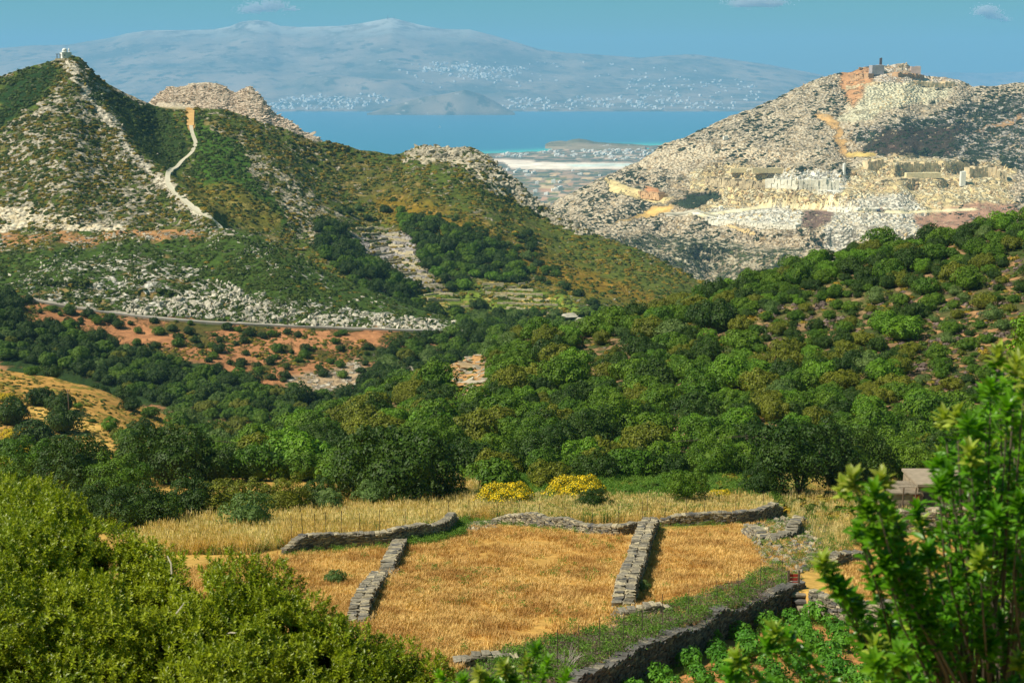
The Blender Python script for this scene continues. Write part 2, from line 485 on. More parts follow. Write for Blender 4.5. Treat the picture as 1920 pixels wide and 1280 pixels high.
# ------------------------------------------------------------------ what grows and lies where (ground colours, one flank with painted shade)
GRN = (.040, .085, .012); DGRN = (.018, .045, .010); OLV = (.115, .115, .020); ROCK = (.44, .39, .32); WROCK = (.60, .57, .50)
CREAM = (.66, .55, .33); ORG = (.46, .23, .08); RSOIL = (.36, .17, .075); GOLD = (.48, .29, .075); BRN = (.15, .095, .05); YEL = (.34, .22, .02)
shape = ZZ.shape
A_S = np.empty(shape + (3,)); A_V = np.empty(shape + (3,)); A_R = np.empty(shape + (3,)); A_C = np.zeros(shape + (3,))
WX = fbm(PX / 55, PY / 40, 77, 5, .7) * 34; WY = fbm(PX / 55, PY / 40, 99, 5, .7) * 20
def base(y0, y1, s, v, r, rc, vc, who=None):
    m = (YY >= y0) & (YY < y1)
    if who is not None: m &= np.isin(WHO, who)
    A_S[m] = s; A_V[m] = v; A_R[m] = r; A_C[m] = (rc, vc, 0)
def paint(y0, y1, poly, s=None, v=None, r=None, rc=None, vc=None, fe=14, k=1.0, wob=1.0, line=None, w=6):
    rows = (ROWS >= y0) & (ROWS < y1); i0, i1 = np.flatnonzero(rows)[[0, -1]]
    px = PX[i0:i1 + 1] + WX[i0:i1 + 1] * wob; py = PY[i0:i1 + 1] + WY[i0:i1 + 1] * wob
    pts = line or poly
    xs = [p[0] for p in pts]; ys = [p[1] for p in pts]; mg = fe + w + 30
    m = (px > min(xs) - mg) & (px < max(xs) + mg) & (py > min(ys) - mg) & (py < max(ys) + mg)
    if not m.any(): return
    d = (w - seg_dist(px[m], py[m], line)) if line else sdf(px[m], py[m], poly)
    wt = sstep(-fe / 2, fe / 2, d) * k
    for A, val in ((A_S, s), (A_V, v), (A_R, r)):
        if val is not None:
            B = A[i0:i1 + 1]; B[m] = B[m] * (1 - wt[:, None]) + np.array(val) * wt[:, None]
    for ch, val in ((0, rc), (1, vc)):
        if val is not None:
            B = A_C[i0:i1 + 1, :, ch]; B[m] = B[m] * (1 - wt) + val * wt
base(0, 132, GOLD, OLV, ROCK, .04, .22)
base(132, 300, (.26, .16, .08), (.055, .075, .02), ROCK, .25, .50)
base(300, 345, (.36, .20, .07), (.12, .11, .02), ROCK, .15, .45)
base(240, 345, (.46, .25, .07), (.20, .17, .03), ROCK, .12, .45, who=[2])
base(345, 545, (.33, .17, .08), (.05, .07, .015), ROCK, .22, .50)
base(540, 680, (.24, .17, .06), (.055, .095, .014), WROCK, .32, .72)
base(680, 1100, (.21, .17, .06), (.085, .115, .016), (.48, .41, .31), .38, .66)
base(1100, 1500, (.40, .30, .19), (.06, .08, .03), (.52, .44, .34), .90, .2)
base(1500, 3000, (.40, .28, .14), (.045, .060, .022), (.64, .54, .40), .66, .46)
base(3000, 99999, (.40, .29, .22), (.10, .13, .10), (.6, .52, .46), .16, .55)
# near: field, verges, vineyard
FIELD = [(520,1045),(610,1035),(730,1030),(855,985),(1050,992),(1200,995),(1420,980),(1480,1040),(1440,1075),(1300,1140),(1100,1185),(850,1235),(640,1235),(480,1190)]
paint(40, 131, FIELD, s=(.47, .265, .07), v=(.19, .13, .03), rc=.02, vc=.22, fe=10)
paint(40, 131, [(850,1290),(830,1230),(1000,1200),(1180,1165),(1330,1110),(1450,1060),(1500,1080),(1480,1112),(1250,1200),(1100,1270)], s=(.20,.15,.10), v=(.07,.085,.03), rc=.15, vc=.62, fe=14)
paint(40, 140, [(880,860),(1500,860),(1500,965),(1300,968),(1180,975),(1050,985),(900,965)], s=(.34,.25,.08), v=(.14,.16,.03), vc=.5, fe=20)
paint(40, 131, [(1400,980),(1560,960),(1620,1020),(1560,1060),(1450,1040)], s=(.34,.20,.10), v=(.09,.10,.03), rc=.35, vc=.3, fe=10)
paint(35, 80, VINE, s=(.42, .19, .07), v=(.07, .10, .02), rc=.06, vc=.10, fe=6)
fr = random.Random(3)
for k in range(34):
    x = fr.uniform(560, 1440); y = fr.uniform(1000, 1220); w_ = fr.uniform(12, 60); h_ = w_ * fr.uniform(.15, .35)
    paint(45, 100, [(x, y), (x + w_ * .6, y - h_), (x + w_, y), (x + w_ * .5, y + h_)], s=fr.choice([(.34,.18,.06), (.40,.24,.10), (.55,.38,.16), (.30,.15,.055)]), vc=.1, fe=14, k=.8)
# left golden slope
paint(240, 346, [(0,690),(120,710),(250,755),(420,815),(420,860),(250,900),(0,900)], s=(.50,.27,.07), v=(.24,.20,.035), rc=.06, vc=.42)
paint(240, 346, [(60,745),(130,760),(190,800),(210,850),(100,850)], s=(.55,.34,.09), vc=.25)
# wood slope: bare patches
paint(132, 300, [(760,690),(850,660),(915,645),(905,700),(890,745),(840,720)], s=(.46,.25,.10), r=(.4,.33,.25), rc=.30, vc=.2, fe=12)
paint(132, 300, [(1380,560),(1480,540),(1640,520),(1700,560),(1560,600),(1400,610)], s=(.25,.17,.08), v=(.10,.10,.03), rc=.2, vc=.6)
paint(132, 300, [(1750,560),(1930,480),(1930,700),(1800,690),(1740,620)], s=(.40,.22,.10), v=(.09,.09,.03), rc=.25, vc=.55)
paint(132, 300, [(1240,750),(1300,740),(1290,850),(1240,830)], s=(.36,.22,.13), rc=.4, vc=.3)
paint(132, 300, [(1320,590),(1340,530),(1500,475),(1640,455),(1660,475),(1500,510),(1400,570)], v=(.03,.075,.012), r=WROCK, rc=.30, vc=.72)
# scree under the road
paint(420, 545, [(20,585),(60,562),(250,594),(540,614),(800,622),(690,660),(640,690),(620,740),(500,740),(300,660),(150,625),(20,600)], s=(.42,.19,.085), v=(.10,.085,.02), rc=.16, vc=.42)
paint(420, 545, [(540,710),(680,665),(700,700),(640,745),(560,735)], s=(.40,.28,.17), r=(.5,.44,.36), rc=.48, vc=.3)
paint(345, 545, [(0,600),(200,640),(600,740),(700,700),(860,640),(860,760),(0,760)], s=(.12,.10,.04), v=DGRN, vc=.8, rc=.12, k=.7)
# hump above the road: limestone band
paint(540, 680, [(60,548),(220,520),(250,490),(420,530),(520,560),(700,580),(850,605),(880,622),(540,614),(250,594),(60,568)], r=WROCK, rc=.50, vc=.66)
paint(540, 680, [(80,500),(200,480),(330,500),(440,545),(420,580),(260,540)], r=WROCK, rc=.52)
paint(540, 690, [(0,425),(210,430),(400,430),(430,446),(300,452),(0,470)], s=(.42,.21,.09), v=(.10,.11,.02), r=WROCK, rc=.38, vc=.42, fe=12, k=.85)
paint(540, 680, None, s=(.42,.33,.2), v=OLV, rc=.35, vc=.4, line=[(620,470),(700,520),(800,560)], w=10, fe=20, k=.4)
# chapel mountain
paint(680, 1000, [(0,250),(60,200),(130,150),(165,160),(240,280),(312,348),(400,425),(260,430),(0,400)], rc=.54, vc=.70, r=(.47,.41,.33))
paint(680, 1000, None, s=(.5,.45,.36), r=(.60,.53,.42), rc=.97, vc=.1, line=[(122,115),(160,165),(200,225),(245,285),(312,350),(370,405)], w=6, fe=14, wob=.6)
paint(680, 1000, [(0,150),(100,120),(118,140),(60,200),(0,240)], v=DGRN, rc=.2, vc=.9)
paint(680, 1000, [(170,165),(330,205),(355,250),(350,310),(318,330),(260,270)], s=(.10,.085,.04), v=(.030,.055,.010), rc=.14, vc=.78)  # scrub on the right flank, its shade painted in with darker colours
paint(680, 1000, [(370,210),(430,260),(520,380),(540,425),(440,420),(370,330)], v=(.055,.115,.012), rc=.10, vc=.88)
paint(680, 1000, [(330,350),(420,340),(520,400),(520,430),(430,425)], s=(.30,.24,.06), v=(.14,.13,.02), rc=.14, vc=.6)
paint(680, 1000, [(0,385),(80,395),(230,425),(240,440),(0,430)], s=(.6,.45,.25), r=(.66,.58,.44), rc=.70, vc=.3, fe=8)
paint(680, 1000, [(185,160),(260,180),(285,200),(230,185)], rc=.92, vc=.2, r=(.55,.44,.33), fe=6)
paint(680, 1000, None, s=(.50,.42,.28), rc=.2, vc=.15, line=[(300,197),(362,203)], w=4, fe=4, wob=0)
paint(680, 1000, None, s=(.50,.27,.09), rc=.15, vc=.05, line=[(356,205),(358,238)], w=7, fe=5, wob=0)
paint(680, 1050, [(400,225),(520,300),(700,470),(820,590),(700,560),(560,440),(480,340)], rc=.56, vc=.62)
paint(680, 1050, [(600,300),(760,300),(780,330),(900,430),(1040,560),(960,560),(800,430),(660,370)], s=(.26,.19,.06), v=(.11,.11,.02), rc=.34, vc=.6)
paint(680, 1050, None, s=(.34,.20,.03), v=(.20,.13,.012), vc=.6, rc=.2, line=[(740,385),(850,430),(960,480),(1100,530),(1280,555)], w=26, fe=44)
paint(680, 1050, [(900,340),(1000,390),(1130,450),(1330,545),(1260,570),(1100,500),(960,430),(840,350)], v=(.10,.12,.018), s=(.24,.19,.06), rc=.26, vc=.7)
paint(680, 1050, [(790,262),(880,268),(940,300),(1010,380),(1080,420),(1040,420),(950,370),(860,310),(760,292)], s=(.5,.42,.28), r=(.58,.50,.36), rc=.88, vc=.35, fe=10)
paint(680, 1050, [(640,440),(780,430),(800,500),(840,560),(760,540),(680,500)], s=(.20,.17,.15), r=(.36,.33,.31), rc=.66, vc=.3)
paint(640, 1050, [(780,540),(870,548),(1060,545),(1075,600),(900,595),(790,585)], s=(.34,.28,.09), v=(.16,.22,.03), rc=.06, vc=.6, fe=10)
paint(640, 1050, [(930,535),(1050,565),(1050,580),(940,572)], s=(.5,.36,.10), v=(.20,.26,.03), rc=.05, vc=.5, fe=6)
# quarry mountain
paint(1500, 3000, [(1130,330),(1280,262),(1500,280),(1500,320),(1300,400),(1180,400)], s=(.46,.34,.20), v=(.10,.10,.05), rc=.5, vc=.4, fe=40)
paint(1500, 3000, [(1040,400),(1100,350),(1250,290),(1290,320),(1200,400),(1100,420)], v=(.03,.05,.025), rc=.62, vc=.75)
paint(1500, 3000, [(1020,440),(1200,440),(1500,470),(1520,500),(1330,570),(1150,500)], s=(.22,.19,.10), v=(.07,.085,.03), r=(.55,.48,.34), rc=.50, vc=.7)
paint(1500, 3000, [(1600,250),(1930,170),(1930,330),(1850,300),(1640,292)], s=(.16,.12,.09), v=(.030,.048,.025), r=(.55,.49,.42), rc=.50, vc=.85)
paint(1500, 3000, [(1650,245),(1800,235),(1780,285),(1620,290)], s=(.18,.11,.08), v=(.06,.045,.03), r=(.62,.38,.3), rc=.25, vc=.7)
paint(1500, 3000, [(1600,160),(1740,150),(1790,170),(1640,225),(1565,230),(1590,190)], s=(.60,.52,.33), r=(.72,.66,.46), rc=.62, vc=.08, fe=10)
paint(1500, 3000, [(1560,132),(1640,124),(1640,150),(1600,200),(1570,150)], s=(.50,.26,.12), r=(.60,.38,.2), rc=.4, vc=.08, fe=10)
paint(1500, 3000, [(1640,124),(1730,140),(1800,148),(1800,160),(1640,158)], s=(.58,.40,.24), r=(.74,.66,.56), rc=.55, vc=.05, fe=8)
paint(1500, 3000, [(1850,235),(1925,205),(1925,225),(1800,262)], s=(.48,.28,.13), vc=.1, fe=10)
paint(1500, 3000, None, s=(.60,.36,.14), r=(.66,.5,.3), rc=.3, vc=.05, line=[(1535,215),(1560,235),(1580,262),(1590,285)], w=9, fe=10)
paint(1500, 3000, None, s=(.64,.46,.14), rc=.1, vc=.02, line=[(1590,290),(1638,290)], w=4, fe=4, wob=0)
paint(1500, 3000, [(1180,300),(1280,262),(1420,275),(1520,290),(1500,310),(1360,300),(1250,320)], s=(.58,.40,.22), r=(.70,.60,.44), rc=.66, vc=.14)
paint(1500, 3000, [(1290,320),(1400,312),(1580,320),(1700,285),(1830,300),(1900,310),(1895,400),(1750,450),(1560,430),(1400,420),(1300,390)], s=(.70,.54,.28), r=(.78,.68,.46), rc=.5, vc=.06)
paint(1500, 3000, [(1420,320),(1590,318),(1600,345),(1570,360),(1480,345)], s=(.84,.80,.70), r=(.85,.83,.76), rc=.5, vc=0, fe=8, wob=.4)
paint(1500, 3000, [(1340,390),(1440,385),(1520,395),(1505,425),(1420,425),(1320,410)], s=(.62,.55,.44), r=(.74,.70,.60), rc=.6, vc=.03, fe=8, wob=.5)
paint(1500, 3000, [(1560,370),(1700,365),(1740,400),(1740,430),(1720,470),(1540,470)], s=(.60,.52,.40), r=(.72,.67,.56), rc=.6, vc=.06, fe=10, wob=.5)
paint(1500, 3000, [(1505,395),(1560,392),(1562,418),(1530,430),(1500,425)], s=(.20,.13,.10), r=(.4,.3,.24), rc=.35, vc=.3, fe=6, wob=.4)
paint(1500, 3000, [(1700,395),(1900,380),(1930,400),(1800,450),(1730,450)], s=(.46,.26,.17), r=(.6,.46,.36), rc=.35, vc=.25)
paint(1500, 3000, [(1160,410),(1230,385),(1270,388),(1220,412)], s=(.66,.42,.14), rc=.1, vc=.05, fe=6)
paint(1500, 3000, [(1130,332),(1180,350),(1260,372),(1250,382),(1150,362)], s=(.74,.58,.28), r=(.8,.7,.4), rc=.3, vc=0, fe=6, wob=.4)
paint(1500, 3000, [(1210,345),(1235,350),(1240,372),(1200,368)], s=(.55,.26,.12), rc=.1, vc=0, fe=6, wob=.4)
paint(1500, 3000, [(1265,390),(1310,358),(1360,355),(1345,380),(1300,400)], s=(.10,.08,.08), v=(.03,.045,.02), rc=.1, vc=.7, fe=8)
paint(1500, 3000, None, s=(.80,.76,.66), rc=.1, vc=0, line=[(1250,402),(1320,400),(1345,408)], w=3, fe=4, wob=0)
paint(1500, 3000, None, s=(.78,.68,.42), rc=.1, vc=0, line=[(1310,404),(1450,386),(1560,392),(1700,398),(1830,392)], w=2.4, fe=3, wob=0)
paint(1500, 3000, None, s=(.70,.50,.24), rc=.1, vc=0, line=[(1350,418),(1420,440)], w=2.4, fe=3, wob=0)
paint(1500, 3000, None, s=(.12,.09,.07), rc=.1, vc=0, line=[(1700,307),(1790,318),(1815,322)], w=1.3, fe=2, wob=0)
# the plain by the sea
paint(3000, 9999, [(940,300),(1010,304),(1200,306),(1200,316),(1000,318),(960,316)], s=(.86,.74,.62), rc=0, vc=0, fe=2.5, wob=.12)
paint(3000, 9999, [(1050,308),(1190,307),(1190,312),(1080,312)], s=(.62,.72,.66), rc=0, vc=0, fe=2, wob=.1)
paint(3000, 9999, [(920,299),(1000,301),(990,306),(930,304)], s=(.84,.70,.58), rc=0, vc=0, fe=2.5, wob=.12)
pr = random.Random(5)
for k in range(70):
    x = pr.uniform(940, 1180); y = pr.uniform(322, 384); w_ = pr.uniform(6, 26)
    c = pr.choice([(.55,.36,.22), (.60,.44,.26), (.50,.28,.18), (.09,.13,.05), (.12,.16,.06)])
    paint(3000, 9999, [(x,y),(x+w_,y-1),(x+w_*1.1,y+2.2),(x+2,y+2.5)], s=c, rc=.02, vc=.1, fe=1.5, wob=.1)
for k in range(40):
    x = pr.uniform(930, 1240); y = pr.uniform(280, 298); w_ = pr.uniform(6, 26)
    c = pr.choice([(.55,.42,.32), (.60,.50,.40), (.09,.13,.05)])
    paint(3000, 9999, [(x,y),(x+w_,y-.5),(x+w_*1.1,y+1.2),(x+2,y+1.5)], s=c, rc=.02, vc=.1, fe=1, wob=.05)

def coast_y(px):
    return np.interp(px, [0, 700, 760, 930, 1000, 1028, 1040, 1150, 1250, 1500], [294, 291, 291, 286, 283, 281, 276, 272, 271, 268])
M_GROUND = terrain_mat('dry_field_ground', 1.6, .9, 1.2, .06)
M_WOOD = terrain_mat('hillside_ground', .42, .30, .45, .5)
M_HILL = terrain_mat('scrub_and_limestone', .17, .085, .25, 1.6, (1.0, .75, 1.3), .5)
M_MOUNT = terrain_mat('quarried_limestone', .085, .040, .06, 6.0, (1.0, .7, 1.6), .6)
M_PLAIN = terrain_mat('plain_soil', .02, .012, .012, 1.0)

def sheet(name, y0, y1, mat, extra=None):
    i0 = int(np.searchsorted(ROWS, y0)); i1 = int(np.searchsorted(ROWS, y1))
    if y0 <= 1: i0 = 0
    sl = slice(i0, i1 + 1)
    Zs = ZZ[sl] + CAMZ
    if extra is not None: Zs = extra(XX[sl], YY[sl], Zs, PX[sl], PY[sl])
    n, m = Zs.shape
    V = np.stack([XX[sl], YY[sl], Zs], -1).reshape(-1, 3)
    i = np.arange(n - 1)[:, None] * m + np.arange(m - 1)[None]
    F = np.stack([i, i + 1, i + 1 + m, i + m], -1).reshape(-1, 4)
    me = np_mesh(name, V, F, [mat], smooth=True)
    for an, A in (('soil', A_S), ('veg', A_V), ('rock', A_R), ('cov', A_C)):
        a = me.attributes.new(an, 'FLOAT_COLOR', 'POINT')
        d = np.ones((n * m, 4), np.float32); d[:, :3] = A[sl].reshape(-1, 3)
        a.data.foreach_set('color', d.ravel())
    o = new_obj(name, me); o['kind'] = 'structure'
    return o
def fall_to_sea(X, Y, Z, px, py):
    lim = coast_y(px)
    k = sstep(-1.2, 1.2, py - lim)
    beach = 1.5
    return np.where(Y > 3300, Z * k + (-6) * (1 - k), Z)
tag(sheet('ground', 0, 130, M_GROUND), 'golden dry stubble field and verges below the viewpoint')
tag(sheet('wooded_hillside', 130, 420, M_WOOD), 'near slopes of reddish soil under the oak wood')
tag(sheet('hillside', 420, 1500, M_HILL), 'scrub and limestone hillsides in the middle distance')
tag(sheet('mountain', 1500, 2900, M_MOUNT), 'pale quarried limestone mountain on the right')
tag(sheet('coastal_plain', 2900, 9600, M_PLAIN, fall_to_sea), 'flat farmed plain behind the beach')

# ------------------------------------------------------------------ sea
m, nt, out = new_mat('sea_water')
g = N(nt, 'ShaderNodeNewGeometry')
sx = N(nt, 'ShaderNodeSeparateXYZ'); nt.links.new(g.outputs['Position'], sx.inputs[0])
shore = N(nt, 'ShaderNodeAttribute', attribute_name='shallow', attribute_type='GEOMETRY')
c = mixc(nt, shore.outputs['Fac'], (.02, .20, .34), (.07, .50, .45))
p = N(nt, 'ShaderNodeBsdfPrincipled'); nt.links.new(c, p.inputs['Base Color'])
p.inputs['Roughness'].default_value = 0.32; p.inputs['IOR'].default_value = 1.33
bn = N(nt, 'ShaderNodeBump'); bn.inputs['Strength'].default_value = 0.6; bn.inputs['Distance'].default_value = 2.0
nt.links.new(noise_n(nt, g.outputs['Position'], .02, 4, .6), bn.inputs['Height']); nt.links.new(bn.outputs[0], p.inputs['Normal'])
nt.links.new(p.outputs[0], out.inputs[0])
ys = np.concatenate([np.linspace(2500, 9000, 90), np.geomspace(9200, 33000, 30)]); us = np.concatenate([np.linspace(-1.5, -.16, 20)[:-1], np.linspace(-.16, .16, 120), np.linspace(.16, 1.5, 20)[1:]])
U2, Y2 = np.meshgrid(us, ys); X2 = U2 * Y2
q, w2 = proj(X2, Y2, np.full(X2.shape, -CAMZ))
sh = np.clip(1 - (coast_y(q) - w2) / 9.0, 0, 1) ** 2 * (q > 880)
n_, m_ = U2.shape; ii = np.arange(n_ - 1)[:, None] * m_ + np.arange(m_ - 1)[None]
me = np_mesh('sea', np.stack([X2, Y2, np.zeros(X2.shape)], -1).reshape(-1, 3), np.stack([ii, ii + 1, ii + 1 + m_, ii + m_], -1).reshape(-1, 4), [m])
a = me.attributes.new('shallow', 'FLOAT', 'POINT'); a.data.foreach_set('value', sh.ravel().astype(np.float32))
tag(new_obj('sea', me), 'calm blue strait between the coast and the island', kind='structure')

# ------------------------------------------------------------------ the island across the strait
def far_land(name, ridge, foot, label, n=520, rows=70, back=3000, ampl=26, mat=None, u0=None, u1=None, hills=(), gam=1.15, seed=3):
    ru, re, ry = curve(ridge); fu, fe, fy = curve(foot)
    u = np.linspace(ru[0] if u0 is None else u0, ru[-1] if u1 is None else u1, n)
    RE = np.interp(u, ru, re); RY = np.interp(u, ru, ry); FE = np.interp(u, fu, fe); FY = np.interp(u, fu, fy)
    t = np.concatenate([np.linspace(0, 1, rows), 1 + np.linspace(.06, 1, 12)])[:, None]
    tt = np.clip(t, 0, 1)
    Y = FY + (RY - FY) * tt + np.clip(t - 1, 0, 1) * back
    e = FE + (RE - FE) * tt ** gam
    Z = e * Y
    px, py = proj(u * Y, Y, Z)
    for hx, hy, sx_, sy_, h in hills:
        Z = Z + h * np.exp(-((px - hx) / sx_) ** 2 - ((py - hy) / sy_) ** 2)
    Z = Z + ampl * fbm(u * Y / 900.0, Y / 900.0, seed, 5) * np.sin(np.pi * np.clip(tt, 0, .8)) + ampl * .8 * (ridged(u * Y / 700, Y / 1500.0, seed + 3, 4) - .55) * np.sin(np.pi * np.clip(tt, 0, .85))
    Z = Z - np.clip(t - 1, 0, 1) * (RE * RY + CAMZ + 20)
    Z = np.where(t == 0, np.minimum(Z, -CAMZ - 6), Z)
    V = np.stack([u * Y, Y + 0 * u, Z + CAMZ], -1).reshape(-1, 3)
    r_, c_ = Z.shape; i = np.arange(r_ - 1)[:, None] * c_ + np.arange(c_ - 1)[None]
    me = np_mesh(name, V, np.stack([i, i + 1, i + 1 + c_, i + c_], -1).reshape(-1, 4), [mat], smooth=True)
    o = new_obj(name, me); return tag(o, label, kind='structure')
m, nt, out = new_mat('far_island_slopes')
g = N(nt, 'ShaderNodeNewGeometry')
n1 = noise_n(nt, g.outputs['Position'], .0011, 7, .65); n2 = noise_n(nt, g.outputs['Position'], .004, 6, .7); n3 = noise_n(nt, g.outputs['Position'], .012, 5, .7)
c = mixc(nt, mrange(nt, n1, .38, .62), (.10, .115, .07), (.34, .27, .19))
c = mixc(nt, mrange(nt, n2, .52, .60), c, (.07, .09, .045))
c = mixc(nt, mrange(nt, n3, .62, .70), c, (.55, .50, .42))
sxx = N(nt, 'ShaderNodeSeparateXYZ'); nt.links.new(g.outputs['Position'], sxx.inputs[0])
hi = mrange(nt, sxx.outputs[2], 850, 1150)
c = mixc(nt, math_n(nt, 'MULTIPLY', hi, mrange(nt, n2, .42, .56)), c, (.50, .48, .42))
p = N(nt, 'ShaderNodeBsdfDiffuse'); nt.links.new(c, p.inputs[0]); nt.links.new(p.outputs[0], out.inputs[0])
M_FAR = m
HE = 16000
far_land('island', [(-900,150,21500),(-400,120,21500),(-100,97,21500),(0,91,21500),(60,85,21500),(130,84,21500),(165,78,21500),(200,72,21500),(240,62,21500),(280,57,21500),(340,56,21500),(400,55,21500),(430,50,21500),(455,41,21500),(480,38,21500),(505,41,21500),(525,49,21500),(560,51,21500),(640,50,21500),(680,44,21500),(710,38,21500),(735,34,21500),(760,40,21500),(800,49,21500),(830,54,21500),(880,55,21500),(920,65,21500),(970,80,21500),(1010,92,21500),(1060,99,21500),(1120,102,21500),(1200,108,21500),(1250,104,21500),(1300,102,21500),(1350,109,21500),(1420,118,21500),(1480,129,21500),(1540,141,21500),(1600,160,21500),(1700,200,21500)],
    [(-900,208,16300),(640,207.5,16300),(1000,207.5,16300),(1700,207.5,16300)], 'long hazy mountainous island across the strait', mat=M_FAR, rows=110,
    hills=[(600,165,60,12,110),(700,170,110,14,120),(350,150,120,18,90),(1060,166,60,8,60),(960,182,70,6,40),(1120,182,90,6,35),(420,120,60,20,80),(100,140,90,25,110),(1280,170,80,9,55)])
far_land('promontory', [(688,213,14900),(700,210,14900),(730,201,14900),(770,189,14900),(800,182,14900),(840,176,14900),(872,169,14900),(900,176,14900),(930,192,14900),(950,204,14900),(965,212,14900)],
    [(688,214,14700),(965,212.5,14700)], 'low grey promontory in front of the hazy island', n=160, rows=24, back=500, ampl=9, mat=M_FAR)
far_land('distant_island', [(1500,150,30000),(1600,146,30000),(1680,141,30000),(1740,137,30000),(1800,136,30000),(1850,138,30000),(1920,135,30000),(2000,138,30000),(2400,150,30000)],
    [(1500,185,28000),(2400,185,28000)], 'faint blue island on the right horizon', n=160, rows=24, mat=M_FAR, ampl=30, seed=9)
far_land('headland', [(1022,271,8000),(1032,266,8000),(1050,264,8000),(1062,265,8000),(1072,262,8000),(1085,260,8000),(1100,262,8000),(1115,266,8000),(1140,268,8000),(1170,269.5,8000),(1210,271,8000)],
    [(1022,274.6,7460),(1060,276,7350),(1210,276,7350)], 'low grey headland beyond the beach', n=160, rows=30, back=260, ampl=3, mat=M_FAR)

# ------------------------------------------------------------------ haze
me = bpy.data.meshes.new('haze')
b = MB(); b.box((0, 17000, 650), (96000, 36000, 1380)); me.from_pydata(b.v, [], b.f)
hz = new_obj('haze', me); tag(hz, 'blue sea haze between the hills and the far island', kind='stuff')
m, nt, out = new_mat('haze_air')
pv = N(nt, 'ShaderNodeVolumePrincipled')
pv.inputs['Color'].default_value = (.30, .62, 1.0, 1)
pv.inputs['Density'].default_value = 0.62e-4
pv.inputs['Anisotropy'].default_value = 0.0
nt.links.new(pv.outputs[0], out.inputs['Volume'])
me.materials.append(m)

# ------------------------------------------------------------------ clouds

# ------------------------------------------------------------------ scattering (geometry nodes, for what nobody could count)
def gn_scatter(name, pos, rot, scl, idx, sources, label, parent=None, kind='stuff'):
    me = bpy.data.meshes.new(name)
    n = len(pos)
    me.vertices.add(n); me.vertices.foreach_set('co', np.asarray(pos, np.float32).ravel())
    a = me.attributes.new('rot', 'FLOAT_VECTOR', 'POINT'); a.data.foreach_set('vector', np.asarray(rot, np.float32).ravel())
    a = me.attributes.new('scl', 'FLOAT_VECTOR', 'POINT'); a.data.foreach_set('vector', np.asarray(scl, np.float32).ravel())
    a = me.attributes.new('idx', 'INT', 'POINT'); a.data.foreach_set('value', np.asarray(idx, np.int32))
    o = new_obj(name, me, parent)
    ng = bpy.data.node_groups.new(name, 'GeometryNodeTree')
    ng.interface.new_socket('Geometry', in_out='INPUT', socket_type='NodeSocketGeometry')
    ng.interface.new_socket('Geometry', in_out='OUTPUT', socket_type='NodeSocketGeometry')
    gi = ng.nodes.new('NodeGroupInput'); go = ng.nodes.new('NodeGroupOutput')
    iop = ng.nodes.new('GeometryNodeInstanceOnPoints')
    g2i = ng.nodes.new('GeometryNodeGeometryToInstance')
    for s in reversed(sources):
        oi = ng.nodes.new('GeometryNodeObjectInfo'); oi.inputs['Object'].default_value = s; oi.transform_space = 'ORIGINAL'
        oi.inputs['As Instance'].default_value = False
        ng.links.new(oi.outputs['Geometry'], g2i.inputs[0])
    def na(nm, dt):
        x = ng.nodes.new('GeometryNodeInputNamedAttribute'); x.data_type = dt; x.inputs['Name'].default_value = nm
        return x.outputs['Attribute']
    ng.links.new(gi.outputs[0], iop.inputs['Points']); ng.links.new(g2i.outputs[0], iop.inputs['Instance'])
    iop.inputs['Pick Instance'].default_value = True
    ng.links.new(na('idx', 'INT'), iop.inputs['Instance Index'])
    e2r = ng.nodes.new('FunctionNodeEulerToRotation'); ng.links.new(na('rot', 'FLOAT_VECTOR'), e2r.inputs[0])
    ng.links.new(e2r.outputs[0], iop.inputs['Rotation']); ng.links.new(na('scl', 'FLOAT_VECTOR'), iop.inputs['Scale'])
    ng.links.new(iop.outputs[0], go.inputs[0])
    md = o.modifiers.new('scatter', 'NODES'); md.node_group = ng
    if kind: o['kind'] = kind
    if label: o['label'] = label
    return o
def src(name, me):
    return bpy.data.objects.new(name, me)      # data only: never placed by itself
def cov_at(x, y):
    i = np.clip(np.round(np.interp(y, ROWS, np.arange(len(ROWS)))).astype(int), 0, len(ROWS) - 1)
    j = np.clip(np.round(np.interp(x / y, UC, np.arange(len(UC)))).astype(int), 0, len(UC) - 1)
    return A_C[i, j, 0], A_C[i, j, 1], A_V[i, j]
def px_sample(n, poly, y0=0, y1=1e9, seed=0):
    r = np.random.default_rng(seed)
    xs = [p[0] for p in poly]; ys = [p[1] for p in poly]
    px = r.uniform(min(xs), max(xs), n * 3); py = r.uniform(min(ys), max(ys), n * 3)
    k = inside(px, py, poly); px = px[k][:n]; py = py[k][:n]
    x, y, z = hit(px, py); k = ~np.isnan(y) & (y > y0) & (y < y1)
    return x[k], y[k], z[k], px[k], py[k]

